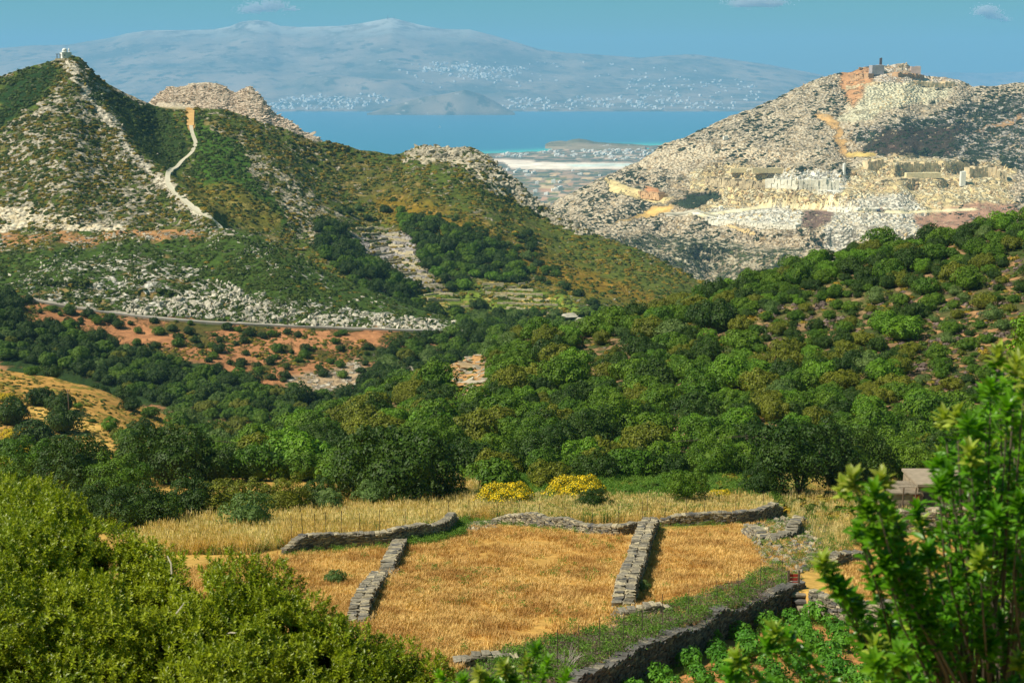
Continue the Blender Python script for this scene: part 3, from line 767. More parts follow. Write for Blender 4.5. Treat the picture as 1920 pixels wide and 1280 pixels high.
# ------------------------------------------------------------------ clouds: loose swarms of tiny white puffs, far behind the haze
m, nt, out = new_mat('cloud_puffs')
p = N(nt, 'ShaderNodeBsdfDiffuse'); p.inputs[0].default_value = (.97, .95, .96, 1)
t_ = N(nt, 'ShaderNodeBsdfTranslucent'); t_.inputs[0].default_value = (.97, .95, .96, 1)
mx = N(nt, 'ShaderNodeMixShader'); mx.inputs[0].default_value = .5
nt.links.new(p.outputs[0], mx.inputs[1]); nt.links.new(t_.outputs[0], mx.inputs[2]); nt.links.new(mx.outputs[0], out.inputs[0])
import bmesh
bm_ = bmesh.new(); bmesh.ops.create_icosphere(bm_, subdivisions=1, radius=1); pm = bpy.data.meshes.new('puff'); bm_.to_mesh(pm); bm_.free(); pm.materials.append(m)
def cloud(label, blobs, seed, dist=40000):
    r = np.random.default_rng(seed); c0 = np.array(at_dist(blobs[0][0], blobs[0][1], dist)); k = dist / FPX; P = []
    for px, py, rx, rz, n in blobs:
        c = np.array(at_dist(px, py, dist)) - c0
        q = r.normal(size=(n, 3)) * .45; q[:, 2] = np.where(q[:, 2] < 0, q[:, 2] * .6, q[:, 2])
        w = fbm(q[:, 0] * 3 + px, q[:, 2] * 3, seed, 3); q = q[w > -.25]
        P.append(c + q * np.array([rx, rx, rz]) * k)
    P = np.vstack(P); n = len(P); s = r.uniform(8, 20, n)
    ov = np.array([(1, 0, 0), (-1, 0, 0), (0, 1, 0), (0, -1, 0), (0, 0, 1), (0, 0, -1)], float); of = np.array([(0, 2, 4), (2, 1, 4), (1, 3, 4), (3, 0, 4), (2, 0, 5), (1, 2, 5), (3, 1, 5), (0, 3, 5)])
    V = (P[:, None, :] + ov[None] * s[:, None, None]).reshape(-1, 3); Fc = (of[None] + (np.arange(n) * 6)[:, None, None]).reshape(-1, 3)
    o = new_obj('cloud', np_mesh('cloud', V, [Fc], [m])); o['kind'] = 'stuff'
    o.location = c0; tag(o, label, 'cloud', 'small clouds above the far island')
cloud('pale ragged cloud above the left peak of the far island', [(490,14,36,14,1500),(470,20,26,8,600),(515,10,26,12,700),(545,17,16,6,200)], 1)
cloud('flat bright cloud at the top edge, right of centre', [(1420,4,48,12,3000),(1395,9,22,8,900),(1450,8,20,8,900)], 2)
cloud('small white puff in the upper right corner of the sky', [(1850,22,22,11,1500),(1866,32,18,7,500),(1885,38,10,5,150)], 3)

# ------------------------------------------------------------------ foliage
F_DARK = foliage_mat('leaves_dark_green', (.024, .056, .003), (.044, .084, .004), trans=.15)
F_MID = foliage_mat('leaves_mid_green', (.052, .118, .003), (.105, .180, .006), trans=.12)
F_BRIGHT = foliage_mat('leaves_bright_green', (.080, .180, .005), (.125, .235, .008), trans=.14)
F_OLIVE = foliage_mat('leaves_olive_green', (.110, .130, .006), (.160, .170, .009), trans=.12)
F_PALE = foliage_mat('leaves_grey_green', (.095, .16, .035), (.14, .20, .05), trans=.25)
F_BROOM = foliage_mat('broom_flowers', (.085, .12, .015), (.12, .14, .012), accent=(.85, .60, .01), acc_amt=.99, trans=.1)
F_WEED = foliage_mat('weed_leaves', (.09, .19, .02), (.15, .26, .03), trans=.3)
F_DRYGR = foliage_mat('dry_grass_blades', (.68, .47, .17), (.85, .68, .34), trans=.25, spec=.1)
F_STUB = foliage_mat('stubble_blades', (.37, .19, .055), (.68, .45, .17), trans=.2, spec=.1)
F_HEATH = foliage_mat('purple_heath', (.14, .10, .075), (.24, .17, .15), trans=.1)
F_SCRUB = foliage_mat('scrub_leaves', (.046, .082, .006), (.090, .125, .009), trans=.1)
F_SCRUBY = foliage_mat('scrub_yellowing', (.16, .16, .016), (.34, .22, .016), trans=.1)
F_SCRUBQ = foliage_mat('mountain_scrub_leaves', (.032, .055, .018), (.060, .078, .022), trans=.1)
BARK = simple_mat('bark', (.12, .09, .065), var=.4, scale=6, bump=.02)

def leaf_quads(P, Nrm, size, r, asp=.62):
    """rhombic leaves at P facing Nrm"""
    n = len(P)
    Nn = Nrm / (np.linalg.norm(Nrm, axis=1, keepdims=True) + 1e-9)
    a = np.cross(Nn, r.normal(size=(n, 3))); a /= np.linalg.norm(a, axis=1, keepdims=True) + 1e-9
    b = np.cross(Nn, a)
    s = (size * r.uniform(.65, 1.35, n))[:, None]
    V = np.stack([P - a * s, P - b * s * asp + Nn * s * .12, P + a * s, P + b * s * asp + Nn * s * .12], 1).reshape(-1, 3)
    F = np.arange(n * 4).reshape(-1, 4)
    return V, F
def ico(sub):
    import bmesh
    bm = bmesh.new(); bmesh.ops.create_icosphere(bm, subdivisions=sub, radius=1)
    V = np.array([v.co[:] for v in bm.verts]); F = np.array([[v.index for v in f.verts] for f in bm.faces]); bm.free()
    return V, F
ICO1, ICO2, ICO3 = ico(1), ico(2), ico(3)
def crown_mesh(name, mat, seed, nl=46, total=6500, leaf=.062, flat=.62, spread=1.0, skirt=-.25, lobe=(.20, .34), gaps=0.0, core=.64):
    r = np.random.default_rng(seed)
    d = r.normal(size=(nl * 6, 3)); d /= np.linalg.norm(d, axis=1, keepdims=True); d = d[d[:, 2] > skirt][:nl]; nl = len(d)
    lr = r.uniform(lobe[0], lobe[1], nl)
    wob = 1 + .16 * np.sin(np.arctan2(d[:, 1], d[:, 0]) * 3 + seed) + .10 * np.sin(np.arctan2(d[:, 1], d[:, 0]) * 5 + seed * 2)
    rad = (.97 - lr) * r.uniform(.74, 1.10, nl) * wob
    C = d * rad[:, None] * np.array([1, 1, flat]) * spread
    C[:, 2] += flat * .72
    w = lr ** 2; cnt = (total * w / w.sum()).astype(int) + 1
    li = np.repeat(np.arange(nl), cnt)
    q = r.normal(size=(len(li), 3)); q[:, 2] += .55; q /= np.linalg.norm(q, axis=1, keepdims=True)
    P = C[li] + q * (lr[li] * r.uniform(.80, 1.10, len(li)))[:, None]
    deep = np.zeros(len(P), bool)
    for k in range(nl):
        deep |= (np.linalg.norm(P - C[k], axis=1) < lr[k] * .78) & (li != k)
    deep |= P[:, 2] < -.02
    if gaps: deep |= fbm(P[:, 0] * 3 + seed, P[:, 2] * 3 + P[:, 1] * 2, seed, 2) > (1 - gaps) * .8
    P = P[~deep]; q = q[~deep]
    V, F = leaf_quads(P, q * 1.0 + r.normal(size=P.shape) * .24, leaf, r)
    cv, cf = ICO2
    cv = cv * (1 + .22 * fbm(cv[:, 0] * 3 + seed, cv[:, 1] * 3 + cv[:, 2] * 2, seed, 2))[:, None] * np.array([core, core, flat * core]) ; cv[:, 2] += flat * .70
    cv[:, 2] = np.maximum(cv[:, 2], .02)
    fs = [F + 0]
    if core > 0:
        return np_mesh(name, np.vstack([V, cv]), [F, cf + len(V)], [mat])
    return np_mesh(name, V, [F], [mat])
def trunk_mesh(name, seed, h=.5, r0=.06, n=4, lean=0.0):
    rr = random.Random(seed); b = MB()
    for k in range(n):
        a = 2 * math.pi * k / n + rr.uniform(-.4, .4); e = rr.uniform(.18, .42)
        p1 = Vector((math.cos(a) * .07 + lean * .3, math.sin(a) * .07, h * .45)); p2 = Vector((math.cos(a) * e + lean, math.sin(a) * e, h + .12))
        b.tube([(rr.uniform(-.03, .03), rr.uniform(-.03, .03), -.12), p1, p1.lerp(p2, .5) + Vector((rr.uniform(-.04, .04), rr.uniform(-.04, .04), 0)), p2], [r0, r0 * .7, r0 * .5, r0 * .25], 5)
    return b.mesh(name, BARK, True)
TONES = {'dark': F_DARK, 'mid': F_MID, 'bright': F_BRIGHT, 'olive': F_OLIVE, 'pale': F_PALE}
CROWNS = {}
for ti, (t, m_) in enumerate(TONES.items()):
    CROWNS[t] = [crown_mesh('crown', m_, 40 + ti * 7 + k, nl=(46, 66, 38)[k], leaf=.046, total=(7600, 8200, 7000)[k] if t != 'pale' else 5000, flat=(.62, .55, .72)[k], lobe=((.20, .34), (.15, .28), (.24, .38))[k], gaps=0 if t != 'pale' else .1) for k in range(3)]
BIG = {t: [crown_mesh('crown', TONES[t], 140 + k, nl=(105, 85)[k], leaf=.027, total=19000, flat=(.64, .72)[k], lobe=((.13, .24), (.15, .27))[k], core=.52, skirt=-.55) for k in range(2)] for t in ('dark', 'mid', 'olive')}
TRUNKS = [trunk_mesh('trunk', k, .42, .05) for k in range(3)]

ORD = ['', 'second ', 'third ', 'fourth ', 'fifth ', 'sixth ', 'seventh ', 'eighth ', 'ninth ', 'tenth ', 'eleventh ', 'twelfth ', 'thirteenth ', 'fourteenth ', 'fifteenth ', 'sixteenth ', 'seventeenth ', 'eighteenth ', 'nineteenth ', 'twentieth ']
ORD += ['twenty-' + w for w in ORD[1:10]]; ORD[20] = 'twenty-first '
MARKS = [('orange rock outcrop in the wood', 870, 690), ('flat pale boulder on the spur', 1070, 606), ('lone pole on the golden slope', 127, 752), ('left crossarm pole', 342, 830),
         ('right crossarm pole', 1418, 825), ('broom bushes', 1010, 905), ('green vineyard terraces', 990, 570), ('white road bend', 860, 612), ('skyline at the right edge', 1880, 420),
         ('white scree patch', 620, 715), ('golden slope', 230, 790), ('grey terraced gully', 735, 455), ('stone farmhouse', 1740, 925), ('reddish bare patch', 1840, 580), ('pale rocks on the skyline', 1500, 480),
         ('bare scar in the lower wood', 1270, 790), ('bend of the red scree', 160, 610), ('left frame edge', 0, 700), ('thicket centre', 1250, 660), ('lower oaks', 560, 860)]
TONE_W = {'dark': 'dark green', 'mid': 'green', 'bright': 'bright green', 'olive': 'olive green', 'pale': 'grey-green'}
LABEL_COUNT = {}
def tree_label(px, py, tone, Rp):
    k = min(range(len(MARKS)), key=lambda i: math.hypot(px - MARKS[i][1], (py - MARKS[i][2]) * 1.3))
    dx = px - MARKS[k][1]; dy = py - MARKS[k][2]
    dr = ('right of' if dx > 0 else 'left of') if abs(dx) > abs(dy) * 1.1 else ('below' if dy > 0 else 'above')
    key = (TONE_W[tone], dr, MARKS[k][0])
    return key, math.hypot(dx, dy)

TREES = []     # dict(x, y, z, R, tone, px, py, rp)
def add_tree(x, y, Rm, tone, shape=None, trunk=False, h=1.0, extra=None):
    z = float(ground_z(x, y)); px, py = proj(x, y, z - CAMZ + Rm * .5)
    TREES.append(dict(x=x, y=y, z=z, R=Rm, tone=tone, px=float(px), py=float(py), rp=Rm * FPX / y, shape=shape, trunk=trunk, h=h, extra=extra))
def grow(poly, y0, y1, n, rr, tones, gap=.72, seed=1, holes=(), prob=1.0, shape=None):
    """darts thrown over the ground; kept where the photo has trees"""
    r = np.random.default_rng(seed)
    ext = 40
    us, _ = ue([p[0] for p in poly], [p[1] for p in poly])
    u = r.uniform(us.min(), us.max(), n); y = np.sqrt(r.uniform(y0 ** 2, y1 ** 2, n)); x = u * y
    z = ground_z(x, y); px, py = proj(x, y, z - CAMZ)
    k = inside(px, py, poly)
    for h in holes: k &= ~inside(px, py, h)
    k &= r.uniform(size=n) < prob
    big = fbm(x / 30, y / 30, seed + 5, 3)
    for i in np.flatnonzero(k):
        Rm = r.uniform(*rr) * (1 + .25 * big[i]) * (1.25 if r.uniform() < .12 else 1) * (.6 if r.uniform() < .2 else 1)
        ok = True
        for t in TREES:
            dx = t['x'] - x[i]; dy = t['y'] - y[i]; q = gap * (t['R'] + Rm)
            if dx * dx + dy * dy < q * q: ok = False; break
        if not ok: continue
        if not visible(x[i], y[i], z[i] + Rm * 1.0, 0.001): continue
        add_tree(float(x[i]), float(y[i]), float(Rm), r.choice(list(tones), p=np.array(list(tones.values())) / sum(tones.values())), shape)
def put(px, top, rpx, y, tone, shape=None, trunk=False, h=1.0, extra=None):
    u, _ = ue(px, top + rpx); x = float(u) * y; add_tree(x, y, rpx * y / FPX, tone, shape, trunk, h, extra)

# the big ones behind the field
for a in [(745,838,132,107,'dark',0),(640,862,60,120,'mid',2),(560,842,80,140,'bright',1),(440,903,78,98,'olive',0),(537,912,60,98,'olive',1),(360,908,64,97,'dark',1),(258,922,82,91,'dark',0),
          (172,940,66,93,'dark',1),(322,858,98,122,'dark',0),(150,878,86,112,'dark',1),(55,872,80,120,'mid',0),(225,872,72,110,'mid',1),(95,930,70,96,'dark',0),(10,930,70,100,'mid',1),
          (300,925,50,94,'mid',2),(480,870,60,125,'mid',1),
          (330,890,50,140,'pale',0),(925,872,58,118,'mid',1),(1030,882,50,118,'olive',0),(880,855,60,135,'dark',2),(1180,868,60,128,'mid',1),(1600,835,85,120,'dark',1),(1690,845,75,122,'mid',0),
          (1560,800,70,150,'dark',2),(1780,850,80,126,'dark',0),(1880,850,90,122,'dark',1),(1390,850,60,135,'mid',2),(1000,870,60,135,'dark',0),(1240,850,55,135,'mid',2),
          (400,850,60,158,'mid',0),(1120,868,48,124,'dark',2),(835,900,46,108,'dark',2),(690,900,50,112,'dark',1),(600,905,45,106,'dark',2),(500,880,55,132,'dark',1),(565,888,52,126,'mid',0),(395,895,52,122,'dark',2),(270,880,60,128,'mid',0),(440,880,50,130,'dark',0)]:
    put(*a)
put(1500, 822, 108, 112, 'dark', 0, True, .95)
put(1432, 885, 50, 111, 'dark', 1, False, 1.0)
put(1580, 870, 60, 115, 'dark', 2, False, 1.0)
put(1285, 853, 48, 104, 'mid', 2, True, 1.25, 'small dark round-headed tree on a thin trunk behind the field wall')
put(1112, 905, 38, 101, 'dark', 1, False, 1.1, 'low rounded dark bush between the two yellow brooms')
put(612, 925, 40, 99, 'pale', 1, True, 1.3, 'pale grey-green fig tree on a short trunk in the tall dry grass')
put(697, 922, 38, 102, 'pale', 0, True, 1.35, 'leaning grey-green tree with a forked bare trunk in dry grass')
put(470, 980, 58, 89, 'pale', 2, False, 1.2, 'leafy grey-green bush at the left end of the field wall')
put(630, 1090, 24, 70, 'pale', 1, False, 1.2, 'small weedy green bush at the left edge of the field')
put(1205, 1085, 18, 68, 'pale', 0, False, 1.2, 'small thorny bush at the foot of the central wall')
# the wood on the right slope
HOLES = [[(745,722),(850,655),(925,640),(925,770),(870,775),(840,720)], [(1000,604),(1100,594),(1115,628),(1005,632)], [(1240,770),(1295,750),(1300,850),(1240,850)], [(1320,890),(1400,845),(1430,860),(1400,900)],
         [(990,850),(1040,835),(1050,865),(990,875)]]
SPARSE = [[(1370,640),(1460,545),(1660,520),(1730,570),(1620,630),(1420,660)], [(1730,600),(1930,470),(1930,760),(1760,770),(1690,720)], [(1060,660),(1180,640),(1190,690),(1080,700)], [(1200,870),(1300,840),(1340,880),(1240,900)]]
WOOD = [(440,960),(450,885),(520,825),(600,770),(760,700),(900,640),(1000,612),(1200,580),(1340,555),(1480,510),(1640,470),(1700,470),(1920,392),(2350,330),(2350,930),(440,930)]
grow(WOOD, 128, 292, 16000, (2.0, 3.9), {'dark': 2.8, 'mid': 3.4, 'bright': 1.6, 'olive': 1.5, 'pale': .5}, .72, 3, HOLES + SPARSE)
for sp in SPARSE: grow(sp, 128, 292, 1500, (.9, 2.2), {'dark': 2, 'mid': 2, 'olive': 2, 'pale': 1}, 1.25, 7)
grow([(1320,575),(1500,470),(1700,450),(1700,540),(1500,570),(1350,590)], 200, 292, 2500, (1.0, 1.9), {'mid': 2, 'dark': 2, 'bright': 1}, .62, 33)
# left: trees about the golden slope and in the ravine
for a in [(75,720,30,300,'dark'),(115,745,32,296,'dark'),(20,760,42,280,'dark'),(65,800,44,262,'dark'),(118,775,38,275,'dark'),(110,830,45,250,'dark'),(10,830,40,250,'mid'),(245,722,22,318,'dark'),(280,745,20,318,'mid'),
          (145,740,11,302,'bright'),(172,770,8,290,'mid'),(208,790,20,284,'bright'),(265,780,30,286,'dark'),(300,790,28,284,'dark'),(240,815,30,268,'mid'),(285,800,14,276,'bright'),(322,800,20,282,'dark'),
          (342,690,22,330,'dark'),(360,700,18,332,'mid'),(392,712,22,400,'pale'),(410,720,24,392,'mid'),(350,775,22,300,'olive'),(390,800,25,300,'olive'),(165,845,45,240,'dark'),(380,780,20,320,'dark'),(60,690,18,330,'mid'),(100,690,20,333,'dark'),(180,672,30,345,'dark'),(230,690,28,340,'dark')]:
    put(*a)
put(222, 797, 17, 280, 'olive', 0, False, 1.0)
grow([(330,800),(430,770),(560,740),(700,720),(620,780),(480,850),(360,880),(300,860)], 240, 420, 2500, (2.4, 3.8), {'olive': 2, 'mid': 2, 'pale': 1, 'dark': 1}, .66, 8)
BELT = [(0,612),(120,622),(200,640),(310,680),(420,700),(520,738),(640,745),(700,700),(740,650),(860,625),(1000,620),(1000,680),(860,690),(700,770),(560,800),(400,790),(250,740),(120,690),(0,680)]
grow(BELT, 350, 560, 9000, (2.5, 4.2), {'dark': 4, 'mid': 2.5, 'olive': .6, 'pale': .5}, .62, 12)
grow([(20,565),(260,600),(540,620),(690,630),(690,700),(500,740),(300,680),(60,620)], 420, 540, 260, (1.4, 2.6), {'dark': 3, 'mid': 2}, .9, 14)
grow([(-100,560),(60,560),(30,600),(0,640),(-100,640)], 420, 545, 900, (2.5, 4), {'dark': 3, 'mid': 1}, .62, 15)
for a in [(130,560,14,534,'mid'),(165,572,15,532,'dark'),(205,575,17,530,'dark'),(298,598,13,520,'mid')]: put(*a)
# groves in the far valley
TERR = [[(875,522),(1060,540),(1080,605),(930,596),(870,560)], [(780,540),(880,548),(900,590),(790,582)]]
grow([(592,418),(640,425),(690,485),(745,520),(800,548),(885,590),(800,600),(700,560),(600,480)], 640, 960, 3000, (3.2, 5.4), {'dark': 4, 'mid': 2}, .58, 21, TERR)
grow([(745,402),(860,430),(920,455),(960,480),(985,520),(930,560),(900,590),(860,560),(800,500),(770,450)], 660, 1000, 4200, (3.4, 5.6), {'dark': 4, 'mid': 3, 'bright': .5}, .56, 22, TERR)
grow([(620,390),(820,400),(1000,440),(1060,540),(1180,600),(1130,610),(960,600),(900,500),(700,440)], 640, 1000, 700, (2.0, 3.9), {'dark': 4, 'mid': 1, 'pale': 1}, .9, 23, TERR + [[(660,420),(760,425),(800,470),(850,560),(790,540),(700,500)]])
grow([(860,590),(1300,590),(1300,640),(860,630)], 560, 700, 1800, (2.5, 4.0), {'dark': 2, 'pale': 2, 'mid': 1}, .62, 24)

TREES = [t for t in TREES]
for t in TREES: t['vis'] = bool(visible(t['x'], t['y'], t['z'] + t['R'] * 1.1, .0005)) and -60 < t['px'] < 1980 and t['py'] < 1330
ranked = sorted([t for t in TREES if t['vis']], key=lambda t: -t['rp'])
SOLO = ranked[:300]; solo_ids = set(id(t) for t in SOLO)
GROUP = 'evergreen oaks and bushes on the slopes'
todo = []
for t in SOLO:
    s = t['shape'] if t['shape'] is not None else random.randrange(3)
    root = new_obj('oak_tree', None, loc=(t['x'], t['y'], t['z'] - .05 * t['R']))
    root.rotation_euler = (0, 0, random.uniform(0, 6.28)); sc = t['R']
    root.scale = (sc, sc, sc * random.uniform(.92, 1.15) * (1 if t['trunk'] else t['h']))
    cr = new_obj('crown', BIG[t['tone']][s % 2] if (t['rp'] > 62 or (t['rp'] > 34 and t['y'] < 113)) and t['y'] < 170 and t['tone'] in BIG else CROWNS[t['tone']][s], root); tr = new_obj('trunk', TRUNKS[s], root)
    if t['trunk']:
        cr.location.z = .30 * t['h']; tr.scale = (1.1, 1.1, 1.8)
        root.rotation_euler = (0, 0, .4)
    tag(root, t['extra'], 'tree', GROUP)
    if not t['extra']: todo.append((t, root))
byk = {}
for t, root in todo:
    k, d = tree_label(t['px'], t['py'], t['tone'], t['rp']); byk.setdefault(k, []).append((d, root))
for k, l in byk.items():
    l.sort(key=lambda q: q[0])
    for i, (d, root) in enumerate(l):
        root['label'] = '%s oak, %snearest %s the %s' % (k[0], ORD[i] if i < len(ORD) else 'farthest ', k[1], k[2])
rest = [t for t in TREES if id(t) not in solo_ids]
srcs = []; tk = list(TONES)
for t in tk:
    for k in range(3): srcs.append(src('crown_source', CROWNS[t][k]))
if rest:
    gn_scatter('far_oak_trees', [(t['x'], t['y'], t['z'] - .1 * t['R']) for t in rest], [(0, 0, random.uniform(0, 6.28)) for _ in rest],
        [(t['R'], t['R'], t['R'] * random.uniform(.9, 1.2)) for t in rest], [tk.index(t['tone']) * 3 + random.randrange(3) for t in rest], srcs, 'smaller and more distant evergreen oaks of the woods and valley groves')
print('trees', len(TREES), 'solo', len(SOLO), 'min px', SOLO[-1]['rp'])

# broom bushes in flower
def broom_mesh(name, seed):
    r = np.random.default_rng(seed)
    me0 = crown_mesh(name, F_OLIVE, seed, nl=60, total=12000, leaf=.026, flat=.42, lobe=(.14, .26))
    me0.materials.append(F_BROOM)
    z = np.zeros(len(me0.vertices) * 3); me0.vertices.foreach_get('co', z); z = z.reshape(-1, 3)
    idx = []
    for p in me0.polygons:
        c = p.center; idx.append(1 if (c.z - .08 * c.x > .42 + .12 * r.normal() and r.uniform() < .6) or r.uniform() < .03 else 0)
    me0.polygons.foreach_set('material_index', idx)
    return me0
BR = [broom_mesh('flowering_crown', 5), broom_mesh('flowering_crown', 6)]
for (px, top, rp, y, lab) in [(950,893,60,104,'left of two big yellow-flowering broom bushes behind the field'),(1082,897,62,108,'right-hand yellow-flowering broom bush, behind the dark round bush'),
        (1352,888,30,107,'small yellow-flecked broom near the right crossarm pole'),(227,795,18,281,'little yellow broom on the golden slope at the left'),
        (30,795,34,262,'orange-yellow broom among dark bushes at the left edge'),(45,835,30,250,'lowest orange-yellow broom at the left edge'),(12,745,20,300,'uppermost yellow broom at the left edge')]:
    u, _ = ue(px, top + rp); x = float(u) * y; s = rp * y / FPX
    root = new_obj('broom_bush', None, loc=(x, y, float(ground_z(x, y)) - .05)); root.scale = (s * 1.05, s, s * 1.05)
    new_obj('flowering_crown', BR[px % 2], root); new_obj('trunk', TRUNKS[0], root)
    tag(root, lab, 'bush', 'yellow broom bushes')

# ------------------------------------------------------------------ scrub and rocks on the hills
def clump_mesh(name, mat, seed, n=110, leaf=.2, flat=.55):
    r = np.random.default_rng(seed)
    d = r.normal(size=(n, 3)); d[:, 2] = np.abs(d[:, 2]); d /= np.linalg.norm(d, axis=1, keepdims=True)
    rad = .8 + .25 * np.sin(d[:, 0] * 4 + seed) * np.cos(d[:, 1] * 4)
    P = d * rad[:, None] * np.array([1, 1, flat])
    V, F = leaf_quads(P, d + r.normal(size=P.shape) * .25, leaf, r, .8)
    cv, cf = ICO1; cv = cv * np.array([.8, .8, flat * .8]); cv[:, 2] = np.maximum(cv[:, 2], -.2)
    return np_mesh(name, np.vstack([V, cv]), [F, cf + len(V)], [mat])
def rock_mesh(name, mat, seed, s=(1, .6, .5), ang=.4):
    r = np.random.default_rng(seed)
    v, f = ICO1 if seed % 2 else ICO2
    v = v.copy()
    for k in range(7):     # chop facets
        n = r.normal(size=3); n /= np.linalg.norm(n); d = r.uniform(.45, .8)
        q = v @ n; v = v - np.outer(np.maximum(q - d, 0), n)
    v *= (1 + ang * .3 * r.normal(size=(len(v), 1))); v = v * np.array(s)
    return np_mesh(name, v, [f], [mat])
RK_L = simple_mat('limestone_rock', (.42, .36, .27), var=.25, scale=1.2, bump=.15)
RK_W = simple_mat('white_limestone_rock', (.50, .45, .36), var=.3, scale=1.0, bump=.15)
RK_Q = simple_mat('mountain_limestone', (.54, .41, .26), var=.28, scale=.5, bump=.4)
RK_M = simple_mat('quarried_marble', (.68, .58, .40), var=.16, scale=.5, bump=.3)
RK_O = simple_mat('ochre_limestone', (.52, .36, .20), var=.3, scale=.6, bump=.2)
S_SCR = [src('scrub_source', clump_mesh('scrub', F_SCRUB, k)) for k in range(3)] + [src('scrub_source', clump_mesh('scrub', F_SCRUBY, k + 5)) for k in range(2)]
S_HTH = [src('scrub_source', clump_mesh('heath', F_HEATH, k)) for k in range(2)]
S_SCQ = [src('scrub_source', clump_mesh('scrub', F_SCRUBQ, k)) for k in range(3)]
S_ROCK = [src('rock_source', rock_mesh('rock', RK_L, k, (1, .55, .6))) for k in range(4)]
S_ROCKW = [src('rock_source', rock_mesh('rock', RK_W, k, (1, .5, .7))) for k in range(4)]
S_ROCKQ = [src('rock_source', rock_mesh('rock', RK_Q, k, (1, .5, .6))) for k in range(3)]
RK_C = simple_mat('cream_limestone', (.64, .45, .21), var=.2, scale=.5, bump=.3)
S_ROCKM = [src('rock_source', rock_mesh('rock', RK_M, k, (1, .8, .7))) for k in range(2)] + [src('rock_source', rock_mesh('rock', RK_C, 5 + k, (1, .8, .7))) for k in range(2)] + [src('rock_source', rock_mesh('rock', RK_O, 9 + k, (1, .8, .7))) for k in range(2)]
def soil_at(x, y):
    i = np.clip(np.round(np.interp(y, ROWS, np.arange(len(ROWS)))).astype(int), 0, len(ROWS) - 1); j = np.clip(np.round(np.interp(x / y, UC, np.arange(len(UC)))).astype(int), 0, len(UC) - 1)
    return A_S[i, j]
def SOILQ(px, py):
    x, y, z = hit(px, py); s = soil_at(np.nan_to_num(x), np.nan_to_num(y, nan=100)); return s[:, 0] - s[:, 2]
def clear_of(px, py, lines):
    k = np.ones(len(px), bool)
    for l, w in lines: k &= seg_dist(px, py, l) > w
    return k
PATH = [(358,236),(360,250),(368,268),(360,288),(340,302),(322,318),(314,332),(316,348),(330,362),(352,382),(372,396),(396,412),(412,420),(430,432)]
ROAD = [(60,562),(150,578),(250,592),(340,601),(440,607),(540,612),(640,616),(760,620),(860,622)]
KEEP = [(PATH, 4), (ROAD, 2.2), ([(300,197),(358,202),(358,238)], 7), ([(1310,404),(1450,386),(1560,392),(1700,398)], 3)]
def strew(name, n, poly, y0, y1, srcs, size, label, accept, idxf, seed, tilt=.15, sink=.12, asp=(1, 1, 1), az=None, screen=None, clumpy=None):
    x, y, z, px, py = px_sample(n, poly, y0, y1, seed)
    r = np.random.default_rng(seed + 1)
    rc, vc, vcol = cov_at(x, y)
    k = accept(rc, vc, vcol, px, py, x, y, r) & clear_of(px, py, KEEP)
    x, y, z, px, py, vcol, rc = x[k], y[k], z[k], px[k], py[k], vcol[k], rc[k]; n = len(x)
    s = (size[0] + (size[1] - size[0]) * r.uniform(size=n) ** 1.8) * np.where(r.uniform(size=n) < .05, 1.7, 1)
    if screen: s = s * y / screen
    rot = np.stack([r.normal(0, tilt, n), r.normal(0, tilt, n), r.uniform(0, 6.28, n) if az is None else r.normal(az, .5, n)], 1)
    scl = np.stack([s * asp[0] * r.uniform(.75, 1.3, n), s * asp[1] * r.uniform(.75, 1.3, n), s * asp[2] * r.uniform(.7, 1.3, n)], 1)
    gn_scatter(name, np.stack([x, y, z - s * sink], 1), rot, scl, idxf(vcol, rc, r, n, px, py), srcs, label)
HILLP = [(-260,60),(800,60),(1060,380),(1350,520),(1340,600),(900,640),(700,640),(540,620),(250,600),(60,570),(-260,560)]
def acc_scrub(rc, vc, vcol, px, py, x, y, r):
    c = fbm((px * .85 - py * .5) / 34, (px * .5 + py * .85) / 11, 31, 3) * 1.2
    return (c + (vc - .5) * 1.1 + .18 > r.uniform(-.35, .55, len(x))) & (rc < .9)
def idx_scrub(vcol, rc, r, n, px, py):
    yel = vcol[:, 0] > .08
    p = np.where(yel, .48, .03)
    return np.where(r.uniform(size=n) < p, 3 + r.integers(0, 2, n), r.integers(0, 3, n))
strew('hill_scrub', 40000, HILLP, 540, 1060, S_SCR, (.8, 1.7), 'low dark green scrub covering the chapel hill and the spurs below it', acc_scrub, idx_scrub, 50, asp=(1.1, 1.1, 1.0), screen=760)
def acc_rock(rc, vc, vcol, px, py, x, y, r):
    c = fbm((px * .85 - py * .5) / 26, (px * .5 + py * .85) / 7, 37, 3) + .5 * fbm(px / 50, py / 40, 39, 2)
    return c * 1.25 + (rc - .5) * 1.5 > r.uniform(0, .6, len(x))
ri = lambda vcol, rc, r, n, px, py: r.integers(0, 4, n)
strew('hill_rocks', 46000, HILLP, 690, 1060, S_ROCK, (.28, 1.05), 'pale limestone outcrops breaking through the hill scrub', acc_rock, ri, 51, .3, .15, (1.3, 1, .8), az=.5, screen=800)
strew('limestone_rocks', 11000, [(-100,420),(430,420),(880,600),(860,622),(540,614),(250,594),(0,565)], 540, 690, S_ROCKW, (.28, 1.1), 'white limestone blocks in the cutting above the road', acc_rock, ri, 52, .35, .1, (1, .8, 1.15), screen=600)
cutting = [(600,590),(640,580),(860,606),(860,621),(640,614),(520,611),(430,604),(250,590),(220,575),(330,560),(420,520),(470,560)]
strew('cutting_rocks', 2600, cutting, 540, 640, S_ROCKW, (.5, 2.0), 'jagged white rock faces along the upper side of the road', lambda rc, vc, vcol, px, py, x, y, r: fbm(px / 22, py / 14, 3, 2) + .15 > r.uniform(-.4, .5, len(x)), ri, 53, .4, .1, (.75, .8, 1.4))
